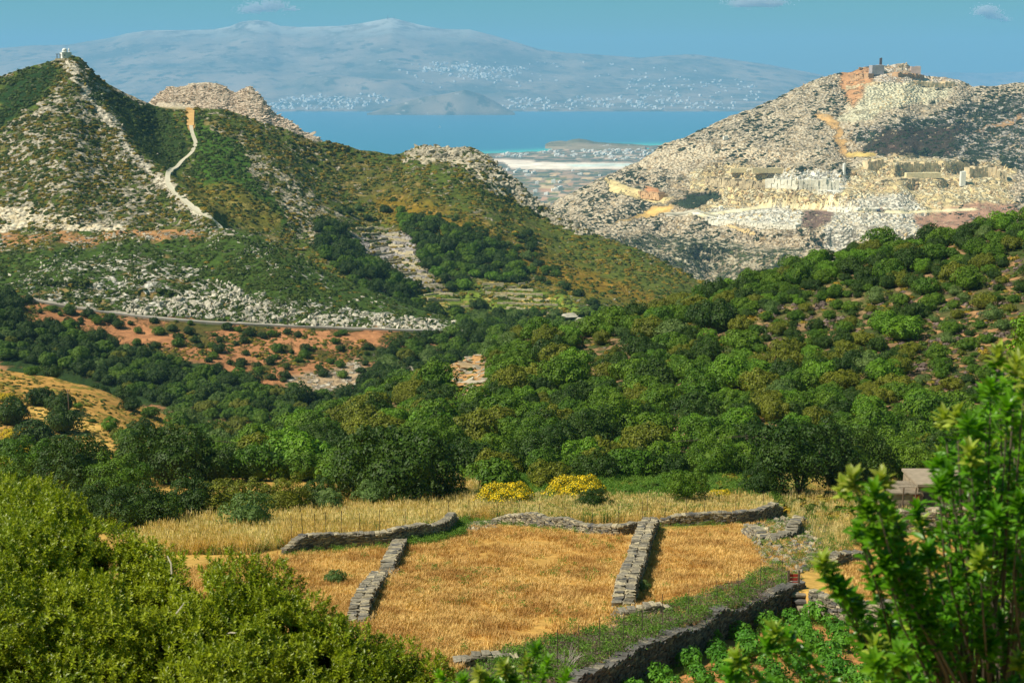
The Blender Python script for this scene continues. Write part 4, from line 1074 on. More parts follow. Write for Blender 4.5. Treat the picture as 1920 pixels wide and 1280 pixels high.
strew('knob_rocks', 2600, [(770,262),(880,264),(930,290),(985,345),(1060,400),(1120,440),(1080,440),(1010,400),(940,350),(900,320),(860,300),(760,290)], 900, 1060, S_ROCK, (1.6, 3.6), 'large pale boulders crowning the middle knoll', lambda rc, vc, vcol, px, py, x, y, r: r.uniform(size=len(x)) < .8, ri, 54, .35, .1, (1, 1, 1), az=.6)
strew('ridge_rocks', 1500, [(110,112),(145,112),(185,155),(215,215),(255,285),(320,345),(410,425),(380,420),(300,355),(235,300),(190,235),(150,170)], 690, 950, S_ROCK, (.5, 1.9), 'pale rock rib running down from the chapel to the path', lambda rc, vc, vcol, px, py, x, y, r: r.uniform(size=len(x)) < .8, ri, 55, .35, .1, (1, .9, .9), az=.8)
strew('band_rocks', 1500, [(-50,385),(80,395),(240,425),(420,428),(430,446),(300,452),(0,470),(-50,470)], 600, 760, S_ROCK, (.5, 1.5), 'pale stones along the orange earth band at the foot of the chapel hill', lambda rc, vc, vcol, px, py, x, y, r: fbm(px / 20, py / 6, 93, 3) > r.uniform(-.2, .5, len(x)), ri, 72, .3, .1, (1.3, .9, .8))
strew('scree_scrub', 11000, [(0,560),(260,590),(560,612),(860,622),(860,700),(700,760),(500,760),(0,680)], 400, 545, S_SCR, (.4, 1.1), 'sparse scrub on the red scree under the road', lambda rc, vc, vcol, px, py, x, y, r: fbm(x / 14, y / 14, 41, 3) + (vc - .5) > r.uniform(-.2, .5, len(x)), idx_scrub, 56)
strew('scree_rocks', 3600, [(0,560),(260,590),(560,612),(860,622),(860,700),(700,760),(500,760),(0,680)], 400, 545, S_ROCKW, (.3, .9), 'white stones strewn over the red scree', lambda rc, vc, vcol, px, py, x, y, r: (rc - .3) * 1.4 + .06 > r.uniform(0, 1, len(x)), ri, 57, .4)
MTP = [(1020,395),(1250,260),(1400,195),(1620,110),(1760,120),(1840,150),(2250,130),(2250,520),(1340,580),(1150,520)]
strew('mountain_rocks', 30000, MTP, 1500, 2720, S_ROCKQ, (.9, 3.4), 'slanting grey-cream limestone outcrops over the quarried mountain', lambda rc, vc, vcol, px, py, x, y, r: (fbm((px * .9 - py * .45) / 40, (px * .45 + py * .9) / 8, 43, 3) * 1.5 + .5 * fbm(px / 60, py / 40, 44, 2) + (rc - .5) * 1.3 > r.uniform(-.05, .5, len(x))) & (vc > .13), lambda vcol, rc, r, n, px, py: r.integers(0, 3, n), 58, .3, .1, (1.5, .9, .8), az=.7, screen=2100)
strew('quarry_rubble', 15000, [(1130,330),(1500,270),(1760,120),(1830,170),(1900,300),(1930,400),(1700,480),(1500,480),(1130,400)], 1500, 2720, S_ROCKM, (.6, 2.6), 'cream and white marble rubble tipped down the quarry slopes', lambda rc, vc, vcol, px, py, x, y, r: (vc < .13) & (rc > .15) & (r.uniform(size=len(x)) < .42) & (fbm(x / 30, y / 60, 91, 3) > -.35), lambda vcol, rc, r, n, px, py: np.clip(np.where(SOILQ(px, py) > .22, 2, 0) + np.where(SOILQ(px, py) > .36, 2, 0) + np.where(r.uniform(size=n) < .15, 2, 0), 0, 4) + r.integers(0, 2, n), 59, .5, .1)
strew('mountain_scrub', 30000, MTP, 1500, 2720, S_SCQ, (1.5, 3.4), 'dark scrub patches between the limestone of the mountain', lambda rc, vc, vcol, px, py, x, y, r: (-1.5 * fbm((px * .9 - py * .45) / 40, (px * .45 + py * .9) / 8, 43, 3) - .5 * fbm(px / 60, py / 40, 44, 2) + (vc - .5) * 1.2 > r.uniform(-.05, .5, len(x))) & (vc > .13), lambda vcol, rc, r, n, px, py: r.integers(0, 3, n), 60, .2, .15, (1.3, 1.1, .9), az=.5, screen=2100)
S_ROCKP = [src('rock_source', rock_mesh('rock', simple_mat('pinkish_limestone', (.58, .45, .34), var=.25, scale=.6, bump=.3), k, (1, .7, .6))) for k in range(3)]
strew('back_hill_rocks', 7500, [(280,180),(320,158),(470,158),(510,200),(640,285),(600,290),(290,200)], 1180, 1420, S_ROCKP, (.9, 2.4), 'pink-grey rocks of the bald hill behind the saddle', lambda rc, vc, vcol, px, py, x, y, r: r.uniform(size=len(x)) < .8, lambda vcol, rc, r, n, px, py: r.integers(0, 3, n), 61, .3, .15, (1.7, .8, .7), az=.5)
# undergrowth and stones in the wood
strew('wood_undergrowth', 8000, WOOD + [], 128, 300, S_SCR, (.35, .95), 'thorny undergrowth between the oaks', lambda rc, vc, vcol, px, py, x, y, r: r.uniform(size=len(x)) < .75, lambda vcol, rc, r, n, px, py: np.where(r.uniform(size=n) < .25, 3 + r.integers(0, 2, n), r.integers(0, 3, n)), 62)
strew('wood_rocks', 1700, WOOD + [], 128, 300, S_ROCK, (.2, .7), 'pale stones showing between the oaks', lambda rc, vc, vcol, px, py, x, y, r: (rc > .28) & (r.uniform(size=len(x)) < .7), ri, 63, .4)
strew('skyline_rocks', 420, [(1320,580),(1400,520),(1500,475),(1640,460),(1660,480),(1480,530),(1360,600)], 200, 300, S_ROCKW, (.4, 1.3), 'white rock slabs near the crest of the wooded spur', lambda rc, vc, vcol, px, py, x, y, r: r.uniform(size=len(x)) < .55, ri, 64, .3, .05, (1.4, .7, .8), az=.8)
strew('golden_slope_scrub', 3000, [(0,690),(420,815),(440,880),(0,900)], 235, 345, S_SCR, (.25, .7), 'small bushes and tufts on the golden slope', lambda rc, vc, vcol, px, py, x, y, r: r.uniform(size=len(x)) < .5, lambda vcol, rc, r, n, px, py: np.where(r.uniform(size=n) < .5, 3 + r.integers(0, 2, n), r.integers(0, 3, n)), 65)
strew('outcrop_slabs', 210, [(750,720),(850,660),(915,645),(915,760),(870,765),(840,722)], 128, 300, S_ROCK, (.4, 1.3), 'grey slabs lying on the orange outcrop', lambda rc, vc, vcol, px, py, x, y, r: r.uniform(size=len(x)) < .8, ri, 70, .2, .0, (1.5, 1, .45), az=.7)
strew('outcrop_heath', 420, [(1370,640),(1460,545),(1660,520),(1730,570),(1930,470),(1930,760),(1690,720),(1620,630),(1420,660)], 128, 300, S_HTH, (.4, 1.0), 'grey-brown heath in the bare patches of the wood', lambda rc, vc, vcol, px, py, x, y, r: r.uniform(size=len(x)) < .9, lambda vcol, rc, r, n, px, py: r.integers(0, 2, n), 71)
# outcrops in the wood: single boulders one can point at
for (px, py, s, lab, m_, sc) in [(1072,600,3.6,'big flat-topped pale boulder standing above the spur oaks',RK_W,(1.5,1,.55)),(1035,618,2.4,'rounded pale boulder just left below the flat-topped one',RK_W,(1.2,.9,.7)),(1092,622,2.0,'split white boulder just right of the flat-topped one',RK_W,(1,.8,.9)),
        (895,652,1.9,'small flat grey boulder at the top of the orange outcrop',RK_L,(1.5,1,.6)),(778,694,2.7,'low pale whaleback rock at the left tip of the outcrop',RK_L,(2.0,.9,.5)),(812,683,1.8,'grey rock right of the whaleback rock',RK_L,(1.6,.9,.6)),
        (875,690,2.0,'tilted slab in the middle of the orange outcrop',RK_O,(1.3,1,.45)),(893,730,1.1,'lowest grey slab of the orange outcrop',RK_L,(1.3,1,.5))]:
    p = hit1(px, py); me = rock_mesh('boulder', m_, int(px) % 7 * 2, sc)
    o = new_obj('boulder', me, loc=(p.x, p.y, p.z + s * .1 + (1.5 if py < 630 else 0)), rot=(.1, .15, .3), scl=(s, s, s)); tag(o, lab, 'boulder', 'boulders on the wooded spur')

# ------------------------------------------------------------------ dry stone walls
import bmesh
ST_A = simple_mat('schist_stone', (.22, .19, .145), var=.5, scale=3.0, bump=.02, world=False)
ST_B = simple_mat('lichened_stone', (.36, .30, .20), var=.5, scale=3.0, bump=.02)
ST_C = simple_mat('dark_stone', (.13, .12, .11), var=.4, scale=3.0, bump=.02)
RUBBLE = simple_mat('rubble_core', (.10, .085, .07), var=.4, scale=6.0, bump=.04, world=True)
def stone_mesh(seed, mat):
    rr = random.Random(seed); bm = bmesh.new()
    for sx in (-1, 1):
        for sy in (-1, 1):
            for sz in (-1, 1):
                bm.verts.new((sx * rr.uniform(.36, .5), sy * rr.uniform(.36, .5), sz * rr.uniform(.36, .5)))
                if rr.random() < .5: bm.verts.new((sx * rr.uniform(.2, .52), sy * rr.uniform(.2, .52), sz * rr.uniform(.3, .5)))
    bmesh.ops.convex_hull(bm, input=bm.verts)
    for v in [v for v in bm.verts if not v.link_faces]: bm.verts.remove(v)
    me = bpy.data.meshes.new('stone'); bm.to_mesh(me); bm.free(); me.materials.append(mat); return me
STONES = [stone_mesh(k, (ST_A, ST_B, ST_A, ST_C, ST_B, ST_A, ST_B, ST_A)[k]) for k in range(8)]
SHADE_STONES = [stone_mesh(k + 20, (ST_C, ST_A, ST_C, ST_C, ST_C, ST_A, ST_C, ST_C)[k]) for k in range(8)]  # darker stone mix: the retaining wall's shade put into its colour
def me_np(me):
    v = np.zeros(len(me.vertices) * 3); me.vertices.foreach_get('co', v); f = [tuple(p.vertices) for p in me.polygons]
    return v.reshape(-1, 3), f
def resample(pts, step):
    out = [pts[0]]
    for a, b in zip(pts[:-1], pts[1:]):
        n = max(1, int((b - a).length / step))
        out += [a.lerp(b, k / n) for k in range(1, n + 1)]
    return out
def dry_wall(label, pxs, height, width, seed, sides=(1, -1), lean=0.0, drop=0.0, course=.105, slen=.31, top_lean=False, dark=False, ends=True, cap=300, ragged=.16, pts=None, retain=None):
    rr = random.Random(seed)
    P = pts or [hit1(*p) for p in pxs]
    Q = resample([Vector((p.x, p.y, 0)) for p in P], .5)
    n = len(Q); gz = [float(ground_z(q.x, q.y)) for q in Q]
    gz = [sum(gz[max(0, i - 2):i + 3]) / len(gz[max(0, i - 2):i + 3]) for i in range(n)]
    base = [z - drop for z in gz]
    if retain:
        D0 = [(Q[min(i + 1, n - 1)] - Q[max(i - 1, 0)]).normalized() for i in range(n)]
        up_ = [max(float(ground_z(q.x - d.y * k, q.y + d.x * k)) for k in (.5, .9, 1.4)) for q, d in zip(Q, D0)]
        base = [sum(up_[max(0, i - 2):i + 3]) / len(up_[max(0, i - 2):i + 3]) - retain for i in range(n)]
        Q = [q + Vector((d.y, -d.x, 0)) * .32 for q, d in zip(Q, D0)]
    H = [height * (1 + ragged * (2 * float(vnoise(i * .35, seed, 3)) - 1) + .6 * ragged * (2 * float(vnoise(i * 1.1, seed, 9)) - 1)) * (.35 + .65 * min(1, min(i, n - 1 - i) / 3.0) if ends else 1) for i in range(n)]
    D = [(Q[min(i + 1, n - 1)] - Q[max(i - 1, 0)]).normalized() for i in range(n)]
    root = new_obj('dry_stone_wall', None, loc=(Q[n // 2].x, Q[n // 2].y, base[n // 2])); tag(root, label, 'wall', 'dry stone walls around the fields')
    inv = -root.location
    cb = MB(); vs = []; fs = []
    for i in range(n):
        nrm = Vector((-D[i].y, D[i].x, 0)); w = width / 2 - .10
        for s, z in ((-1, -.3), (-1, H[i] - .07), (1, H[i] - .07), (1, -.3)):
            v = Q[i] + nrm * s * w; v.z = base[i] + z; vs.append(v + inv)
    for i in range(n - 1):
        for k in range(4): fs.append((i * 4 + k, i * 4 + (k + 1) % 4, i * 4 + 4 + (k + 1) % 4, i * 4 + 4 + k))
    fs += [(3, 2, 1, 0), (n * 4 - 4, n * 4 - 3, n * 4 - 2, n * 4 - 1)]
    cb.add(vs, fs); cb.build('rubble_core', RUBBLE, root)
    L = 0; acc = [0]
    for i in range(1, n): acc.append(acc[-1] + (Q[i] - Q[i - 1]).length)
    tot = acc[-1]
    def at(s):
        s = min(max(s, 0), tot - 1e-6); i = int(np.searchsorted(acc, s, side='right')) - 1; i = min(i, n - 2)
        t = (s - acc[i]) / max(acc[i + 1] - acc[i], 1e-6)
        return Q[i].lerp(Q[i + 1], t), D[i].lerp(D[i + 1], t).normalized(), base[i] * (1 - t) + base[i + 1] * t, H[i] * (1 - t) + H[i + 1] * t
    lst = []
    for side in sides:
        z = .03
        while z < height * 1.15 + drop * 0:
            s = rr.uniform(0, .2); ch = course * rr.uniform(.75, 1.25)
            while s < tot:
                l = slen * rr.uniform(.55, 1.5)
                q, d, b, h = at(s + l / 2)
                if z < h - ch * .3:
                    nrm = Vector((-d.y, d.x, 0)) * side
                    dep = .26
                    c = q + nrm * (width / 2 - dep / 2 + rr.uniform(-.04, .05)); c.z = b + z + ch / 2
                    face = max(0.05, -nrm.y)
                    lst.append((face * l * ch, c, (rr.gauss(0, .08), rr.gauss(lean, .12), math.atan2(d.y, d.x) + rr.gauss(0, .12)), (l * 1.05, dep, ch * rr.uniform(.85, 1.15))))
                s += l
            z += ch
    # the top course
    s = 0
    while s < tot:
        th = rr.uniform(.09, .20) if top_lean else slen * rr.uniform(.6, 1.4)
        q, d, b, h = at(s + th / 2); yaw = math.atan2(d.y, d.x)
        if top_lean:
            for off in ((-.25, .25) if width > .8 else (0,)):
                nrm = Vector((-d.y, d.x, 0))
                c = q + nrm * (off * width + rr.uniform(-.05, .05)); c.z = b + h + rr.uniform(-.03, .05)
                lst.append((th * .5, c, (rr.gauss(0, .1), rr.gauss(.5, .2), yaw + rr.gauss(0, .3)), (th * .9, width * (.5 if width > .8 else 1) * rr.uniform(.8, 1.15), .26)))
        else:
            c = q.copy(); c.z = b + h; lst.append((th * .3, c, (rr.gauss(0, .07), rr.gauss(0, .07), yaw + rr.gauss(0, .15)), (th, width * rr.uniform(.85, 1.1), .12 * rr.uniform(.7, 1.4))))
        s += th
    lst.sort(key=lambda a: -a[0] / a[1].y ** 2)
    for k, (w, c, r, sc) in enumerate(lst[:cap]):
        new_obj('stone', SHADE_STONES[rr.randrange(8)] if dark else STONES[rr.randrange(8)], root, loc=c + inv, rot=r, scl=sc)
    rest = lst[cap:]
    if rest:
        srcs = [src('stone_source', m_) for m_ in (SHADE_STONES if dark else STONES)]
        o = gn_scatter('rest_of_stones', [tuple(c + inv) for _, c, _, _ in rest], [r for _, _, r, _ in rest], [sc for *_, sc in rest], [rr.randrange(8) for _ in rest], srcs, None, parent=root)
    return root
dry_wall('broad wall of leaning slabs running down between the two stubble fields', [(1222,990),(1207,1020),(1196,1060),(1180,1105),(1168,1140)], .85, 1.05, 1, top_lean=True)
dry_wall('short low tumbled wall stub at the foot of the broad central wall', [(1160,1156),(1200,1155),(1252,1152)], .75, .6, 2, sides=(-1,), ragged=.3, cap=120)
dry_wall('long curved field wall at the back left below the tall dry grass', [(532,1040),(570,1032),(640,1026),(740,1022),(800,1012),(835,1004),(852,984)], .95, .55, 3, sides=(-1,))
dry_wall('field wall behind the middle stubble field, below the dark round bush', [(925,980),(1000,986),(1060,993),(1110,1000),(1160,1003),(1212,994)], .75, .5, 4, sides=(-1,), ragged=.35, cap=260)
dry_wall('field wall behind the right stubble field, below the round-headed tree', [(1228,986),(1300,984),(1380,982),(1430,976),(1462,962)], .95, .55, 5, sides=(-1,))
WT = [hit1(px, py - 6) for px, py in WALL_TOP]
dry_wall('long shaded retaining wall sloping up from the bottom edge beside the vineyard', None, 1.55, .6, 6, sides=(-1,), pts=[Vector((p.x, p.y, 0)) for p in WT], retain=1.4, dark=True, ends=False)  # dark stones carry the shade of this face in their colour
dry_wall('lit retaining wall above the vineyard, right of the stone steps', [(1528,1112),(1600,1128),(1720,1137),(1850,1140),(1980,1142)], 1.5, .6, 7, sides=(-1,), retain=1.4, ends=False)
dry_wall('short steep wall piece dividing the small left field, upper one', [(752,1020),(742,1042),(733,1062),(724,1074)], .48, .8, 8, top_lean=True, cap=60)
dry_wall('short flat-topped wall piece by the small left field, lower one', [(712,1082),(705,1092),(690,1120),(676,1150),(668,1170)], .38, .9, 9, top_lean=True, cap=110, ragged=.4)
dry_wall('low pale stone wall at the bottom edge below the big stubble field', [(850,1248),(900,1246),(965,1243)], .6, .6, 10, sides=(-1,), cap=130)
dry_wall('rough terrace wall below the stone farmhouse', [(1630,1000),(1700,1000),(1800,1002),(1950,1005)], 1.5, .6, 11, sides=(-1,), ragged=.2)
dry_wall('dark tumbled wall below the big oak, left of the shrub', [(1545,1068),(1580,1056),(1625,1050)], 1.0, .6, 12, sides=(-1,), ragged=.4, cap=120)
dry_wall('steep broken wall stepping down left of the big oak', [(1400,1000),(1440,1016),(1480,1010),(1500,980)], .55, .8, 13, sides=(-1,), ragged=.5, cap=150)
# loose stones on the eroded bank
x, y, z, px, py = px_sample(520, [(1395,990),(1460,970),(1520,975),(1560,1030),(1500,1075),(1440,1060)], 60, 110, 90)
gn_scatter('fallen_stones', np.stack([x, y, z + .03], 1), [(rng.normal(0, .3), rng.normal(.3, .3), rng.uniform(0, 6)) for _ in x], [(rng.uniform(.3, .8), rng.uniform(.2, .5), rng.uniform(.08, .2)) for _ in x], rng.integers(0, 8, len(x)), [src('stone_source', m_) for m_ in STONES], 'flat stones fallen down the bank left of the big oak')

x, y, z, px, py = px_sample(420, [(715,1060),(742,1040),(745,1075),(705,1110),(700,1170),(660,1180),(670,1130)], 60, 110, 94)
x2, y2, z2, _, _ = px_sample(260, [(1150,1145),(1260,1148),(1258,1168),(1150,1170)], 55, 110, 95); x3, y3, z3, _, _ = px_sample(240, [(840,985),(935,975),(930,990),(850,1000)], 60, 120, 96)
x = np.concatenate([x, x2, x3]); y = np.concatenate([y, y2, y3]); z = np.concatenate([z, z2, z3])
gn_scatter('tumbled_stones', np.stack([x, y, z + .03], 1), [(rng.normal(0, .3), rng.normal(.1, .3), rng.uniform(0, 6)) for _ in x], [(rng.uniform(.15, .5), rng.uniform(.12, .35), rng.uniform(.06, .18)) for _ in x], rng.integers(0, 8, len(x)), [src('stone_source', m_) for m_ in STONES], 'stones tumbled from the field walls')
# stone steps and the little gate
root = new_obj('stone_steps', None, loc=hit1(1500, 1150)); s0 = root.location.copy()
tp = hit1(1497, 1106)
for k in range(6):
    t = k / 5; q = Vector((tp.x + .1 * k, tp.y - .5 - .28 * k, tp.z - .05 - .24 * k)) - s0
    new_obj('step', STONES[(k * 3) % 8], root, loc=q, rot=(.05, .03, .1 * (k % 3)), scl=(1.15 - .06 * k, .5, .16))
tag(root, 'narrow stone steps dropping into the vineyard beside the wooden gate posts', 'steps')
IRON = simple_mat('rusty_iron', (.07, .05, .04), var=.3, scale=20)
WOODM = simple_mat('weathered_wood', (.13, .09, .06), var=.4, scale=8)
WOODL = simple_mat('pale_bleached_wood', (.33, .28, .22), var=.3, scale=8)
RED = simple_mat('red_painted_wood', (.42, .05, .03), var=.25, scale=8)
g0 = hit1(1484, 1104)
root = new_obj('field_gate', None, loc=g0)
for dx in (-.17, .36): b = MB(); b.box((dx, 0, .38), (.09, .09, 1.25)); b.build('post', WOODM, root)
b = MB()
for k in range(4): b.box((.09, .02, .12 + .2 * k), (.42, .03, .15))
b.build('red_board', RED, root)
tag(root, 'small red gate between two dark posts at the top of the steps', 'gate')

# ------------------------------------------------------------------ fences
def fence(label, posts, h, wires=4, r=.018, rise=.0, poss=None):
    P = poss or [hit1(*p) for p in posts]
    root = new_obj('wire_fence', None, loc=P[0]); tops = []
    rr = random.Random(len(P))
    for p in P:
        ln = Vector((rr.uniform(-.06, .06), rr.uniform(-.03, .03), 0)); hh = h * rr.uniform(.9, 1.1)
        b = MB(); b.tube([p - P[0] + Vector((0, 0, rise - .3)), p - P[0] + Vector((0, 0, rise + hh)) + ln], r, 5); b.build('post', IRON, root); tops.append((p - P[0], hh))
    for k in range(wires):
        b = MB()
        for (a, ha), (c, hc) in zip(tops[:-1], tops[1:]):
            f = (k + 1) / wires * .93
            A = a + Vector((0, 0, rise + ha * f)); C_ = c + Vector((0, 0, rise + hc * f)); b.tube([A, (A + C_) / 2 - Vector((0, 0, .03)), C_], .0045, 3)
        b.build('wire', IRON, root)
    return tag(root, label, 'fence', 'wire fences along the field walls')
fence('thin wire fence on the back left field wall', [(547,1024),(568,1022),(591,1020),(612,1018),(640,1016),(675,1015),(712,1012),(760,1010),(800,1003),(842,985)], 1.35, rise=.6)
fence('wire fence with crooked rods behind the middle stubble field', [(880,975),(933,977),(972,980),(1012,984),(1060,988),(1111,994),(1160,990),(1205,985)], 1.5, rise=.1)
fence('wire fence on the wall behind the right stubble field', [(1213,975),(1247,978),(1286,979),(1320,978),(1378,977),(1430,970)], 1.4, rise=.5)
fence('tall thin wire fence along the top of the shaded retaining wall', [(1045,1262),(1085,1245),(1125,1232),(1168,1212),(1205,1200),(1243,1186),(1290,1164),(1345,1142),(1385,1128),(1425,1115),(1465,1106)], 1.55, wires=6, r=.016, rise=.05)
fence('fence of dark stakes in front of the stone farmhouse', [(1686,972),(1693,972),(1701,972),(1709,972),(1717,972),(1726,972)], 1.1, wires=2, r=.03)

# ------------------------------------------------------------------ grasses and weeds of the near fields
def tuft(name, mat, seed, n=16, h=1.0, spread=.35, w=.035, droop=.25, heads=False):
    r = np.random.default_rng(seed); V = []; F = []
    for k in range(n):
        a = r.uniform(0, 6.28); d = np.array([math.cos(a), math.sin(a), 0]); p = r.normal(0, spread * .5, 3) * np.array([1, 1, 0])
        hh = h * r.uniform(.55, 1.1); s = np.array([-d[1], d[0], 0]) * w * r.uniform(.6, 1.4)
        m_ = p + d * droop * .3 * hh + np.array([0, 0, hh * .6]); t = p + d * droop * hh + np.array([0, 0, hh])
        b = len(V); V += [p - s, p + s, m_ + s * .8, m_ - s * .8, t]
        F += [(b, b + 1, b + 2, b + 3)]
        T_.append((b + 3, b + 2, b + 4, len(F)))
        if heads:
            b = len(V); V += [t - s * 1.6 - np.array([0, 0, .05 * h]), t + s * 1.6 - np.array([0, 0, .05 * h]), t + s + np.array([0, 0, .14 * h]), t - s + np.array([0, 0, .14 * h])]; F += [(b, b + 1, b + 2, b + 3)]
    return V, F
def tuft_mesh(name, mat, seed, **kw):
    global T_
    T_ = []; V, F = tuft(name, mat, seed, **kw)
    return np_mesh(name, np.array(V), [np.array(F), np.array([t[:3] for t in T_])], [mat])
def sprig_mesh(name, mat, seed, n=60, leaf=.09, h=1.0, w=.5):
    r = np.random.default_rng(seed)
    P = np.stack([r.normal(0, w * .5, n), r.normal(0, w * .5, n), r.uniform(.05, 1, n) ** .8 * h], 1); P[:, :2] *= (1.15 - P[:, 2:] / h * .6)
    V, F = leaf_quads(P, r.normal(size=P.shape) + np.array([0, 0, .8]), leaf, r, .5)
    return np_mesh(name, V, [F], [mat])
S_STUB = [src('stubble_source', tuft_mesh('stubble', F_STUB, k, n=13, h=.20, spread=.22, w=.012, droop=.45)) for k in range(3)]
S_TALL = [src('grass_source', tuft_mesh('tall_grass', F_DRYGR, k, n=18, h=.95, spread=.40, w=.012, droop=.22, heads=True)) for k in range(3)]
S_WEED = [src('weed_source', sprig_mesh('weed', F_WEED, k, n=70, leaf=.05, h=.55, w=.5)) for k in range(3)] + [src('weed_source', tuft_mesh('green_grass', F_WEED, 9, n=18, h=.5, spread=.4, w=.014, droop=.3))]
S_HEATH = [src('heath_source', sprig_mesh('heath', F_HEATH, k, n=70, leaf=.03, h=.35, w=.5)) for k in range(2)]
def strew2(name, n, poly, y0, y1, srcs, size, label, seed, prob=None, idx=None, holes=()):
    x, y, z, px, py = px_sample(n, poly, y0, y1, seed); r = np.random.default_rng(seed)
    k = np.ones(len(x), bool)
    for h in holes: k &= ~inside(px, py, h)
    if prob is not None: k &= prob(x, y, px, py, r)
    x, y, z, px, py = x[k], y[k], z[k], px[k], py[k]; n = len(x); s = r.uniform(size[0], size[1], n)
    ii = r.integers(0, len(srcs), n) if idx is None else idx(x, y, px, py, r)
    return gn_scatter(name, np.stack([x, y, z - .01], 1), np.stack([r.normal(0, .08, n), r.normal(0, .08, n), r.uniform(0, 6.28, n)], 1), np.stack([s, s, s * r.uniform(.8, 1.2, n)], 1), ii, srcs, label)
strew2('wall_weeds', 1500, [(530,1046),(532,1032),(740,1012),(850,978),(930,972),(1060,985),(1160,996),(1215,986),(1300,976),(1440,968),(1440,978),(1220,1000),(1060,1000),(925,986),(852,994),(740,1030)], 60, 110, S_WEED, (.25, .7), 'weeds growing along and through the field walls', 115)
F2 = [(330,1075),(420,1050),(760,1022),(855,985),(1050,992),(1200,1000),(1440,978),(1510,1010),(1520,1060),(1300,1150),(1100,1200),(850,1260),(600,1290),(450,1200)]
strew2('stubble', 50000, F2, 45, 100, S_STUB, (.7, 1.3), 'short golden stubble covering the fields', 101, prob=lambda x, y, px, py, r: fbm(x / 1.5, y / 2.5, 5, 3) + .6 * fbm(x / 6, y / 6, 6, 2) > r.uniform(-.8, .35, len(x)))
strew2('stubble_right', 7000, [(1520,1020),(1960,1010),(1960,1140),(1560,1120)], 45, 110, S_STUB, (.7, 1.3), 'golden stubble of the terrace behind the shrub', 102)
TALLP = [(230,1060),(240,1020),(330,990),(480,975),(640,960),(900,938),(900,968),(850,985),(760,1005),(560,1020),(420,1050)]
strew2('tall_grass_weeds', 2600, TALLP, 80, 130, S_WEED, (.5, 1.1), 'green fennel among the tall dry grass', 112)
strew2('tall_dry_grass', 8500, TALLP, 80, 130, S_TALL, (.4, 1.0), 'tall pale dry grass between the field wall and the dark oaks', 103, prob=lambda x, y, px, py, r: fbm(x / 3, y / 3, 25, 3) > r.uniform(-.7, .4, len(x)))
strew2('grass_scrub', 160, TALLP, 80, 130, S_SCR, (.25, .6), 'small bushes in the tall dry grass', 116)
strew2('verge_bushes', 170, [(1150,872),(1440,866),(1450,940),(1180,935)], 90, 150, S_SCR, (.4, 1.0), 'bushes on the green verge', 117)
strew2('verge_grass', 3200, [(860,940),(1440,940),(1450,968),(1215,978),(1050,984),(900,972)], 85, 130, S_TALL, (.45, .85), 'dry grass stalks among the green weeds behind the fields', 104)
strew2('green_weeds', 9000, [(860,885),(1180,868),(1440,865),(1460,960),(1215,975),(1050,984),(915,972)], 88, 150, S_WEED, (.6, 1.35), 'bright green weeds and fennel behind the field walls', 105, prob=lambda x, y, px, py, r: fbm(x / 4, y / 5, 15, 3) > r.uniform(-.8, .5, len(x)))
strew2('field_weeds', 700, F2, 50, 98, S_WEED, (.35, .8), 'scattered green thistles in the stubble', 106, prob=lambda x, y, px, py, r: fbm(x / 5, y / 5, 16, 2) > r.uniform(-.2, .6, len(x)))
strew2('verge_weeds', 5200, [(850,1290),(960,1225),(1100,1190),(1330,1115),(1450,1065),(1500,1085),(1470,1108),(1250,1190),(1100,1258),(1030,1290)], 45, 80, S_WEED + S_HEATH + S_STUB, (.5, 1.0), 'purple heath and green weeds along the top of the retaining wall', 107, idx=lambda x, y, px, py, r: np.where(r.uniform(size=len(x)) < .55, 4 + r.integers(0, 2, len(x)), np.where(r.uniform(size=len(x)) < .5, 6 + r.integers(0, 3, len(x)), r.integers(0, 4, len(x)))))
strew2('wall_foot_weeds', 500, [(790,1000),(850,985),(880,965),(870,1005),(800,1022),(760,1025)], 80, 110, S_WEED, (.5, 1.0), 'green weeds against the left field wall', 108)
strew2('bank_weeds', 1200, [(1395,990),(1560,960),(1620,1010),(1560,1080),(1440,1060)], 60, 112, S_WEED + S_HEATH, (.3, .7), 'dry weeds on the stony bank', 109)
strew2('oak_fringe_grass', 3500, [(300,960),(600,930),(900,905),(900,940),(640,962),(330,1005)], 105, 138, S_TALL, (.5, 1.0), 'dry grass at the foot of the dark oaks', 110)

strew2('yard_grass', 3800, [(1440,890),(1960,885),(1960,1010),(1640,1000),(1560,1040),(1490,985)], 60, 150, S_TALL + S_WEED, (.35, .8), 'rough dry grass and weeds around the big oak and the farmhouse', 113)
strew2('yard_scrub', 260, [(1440,930),(1960,925),(1960,985),(1500,975)], 80, 130, S_SCR, (.4, .9), 'low bushes in front of the farmhouse', 114)
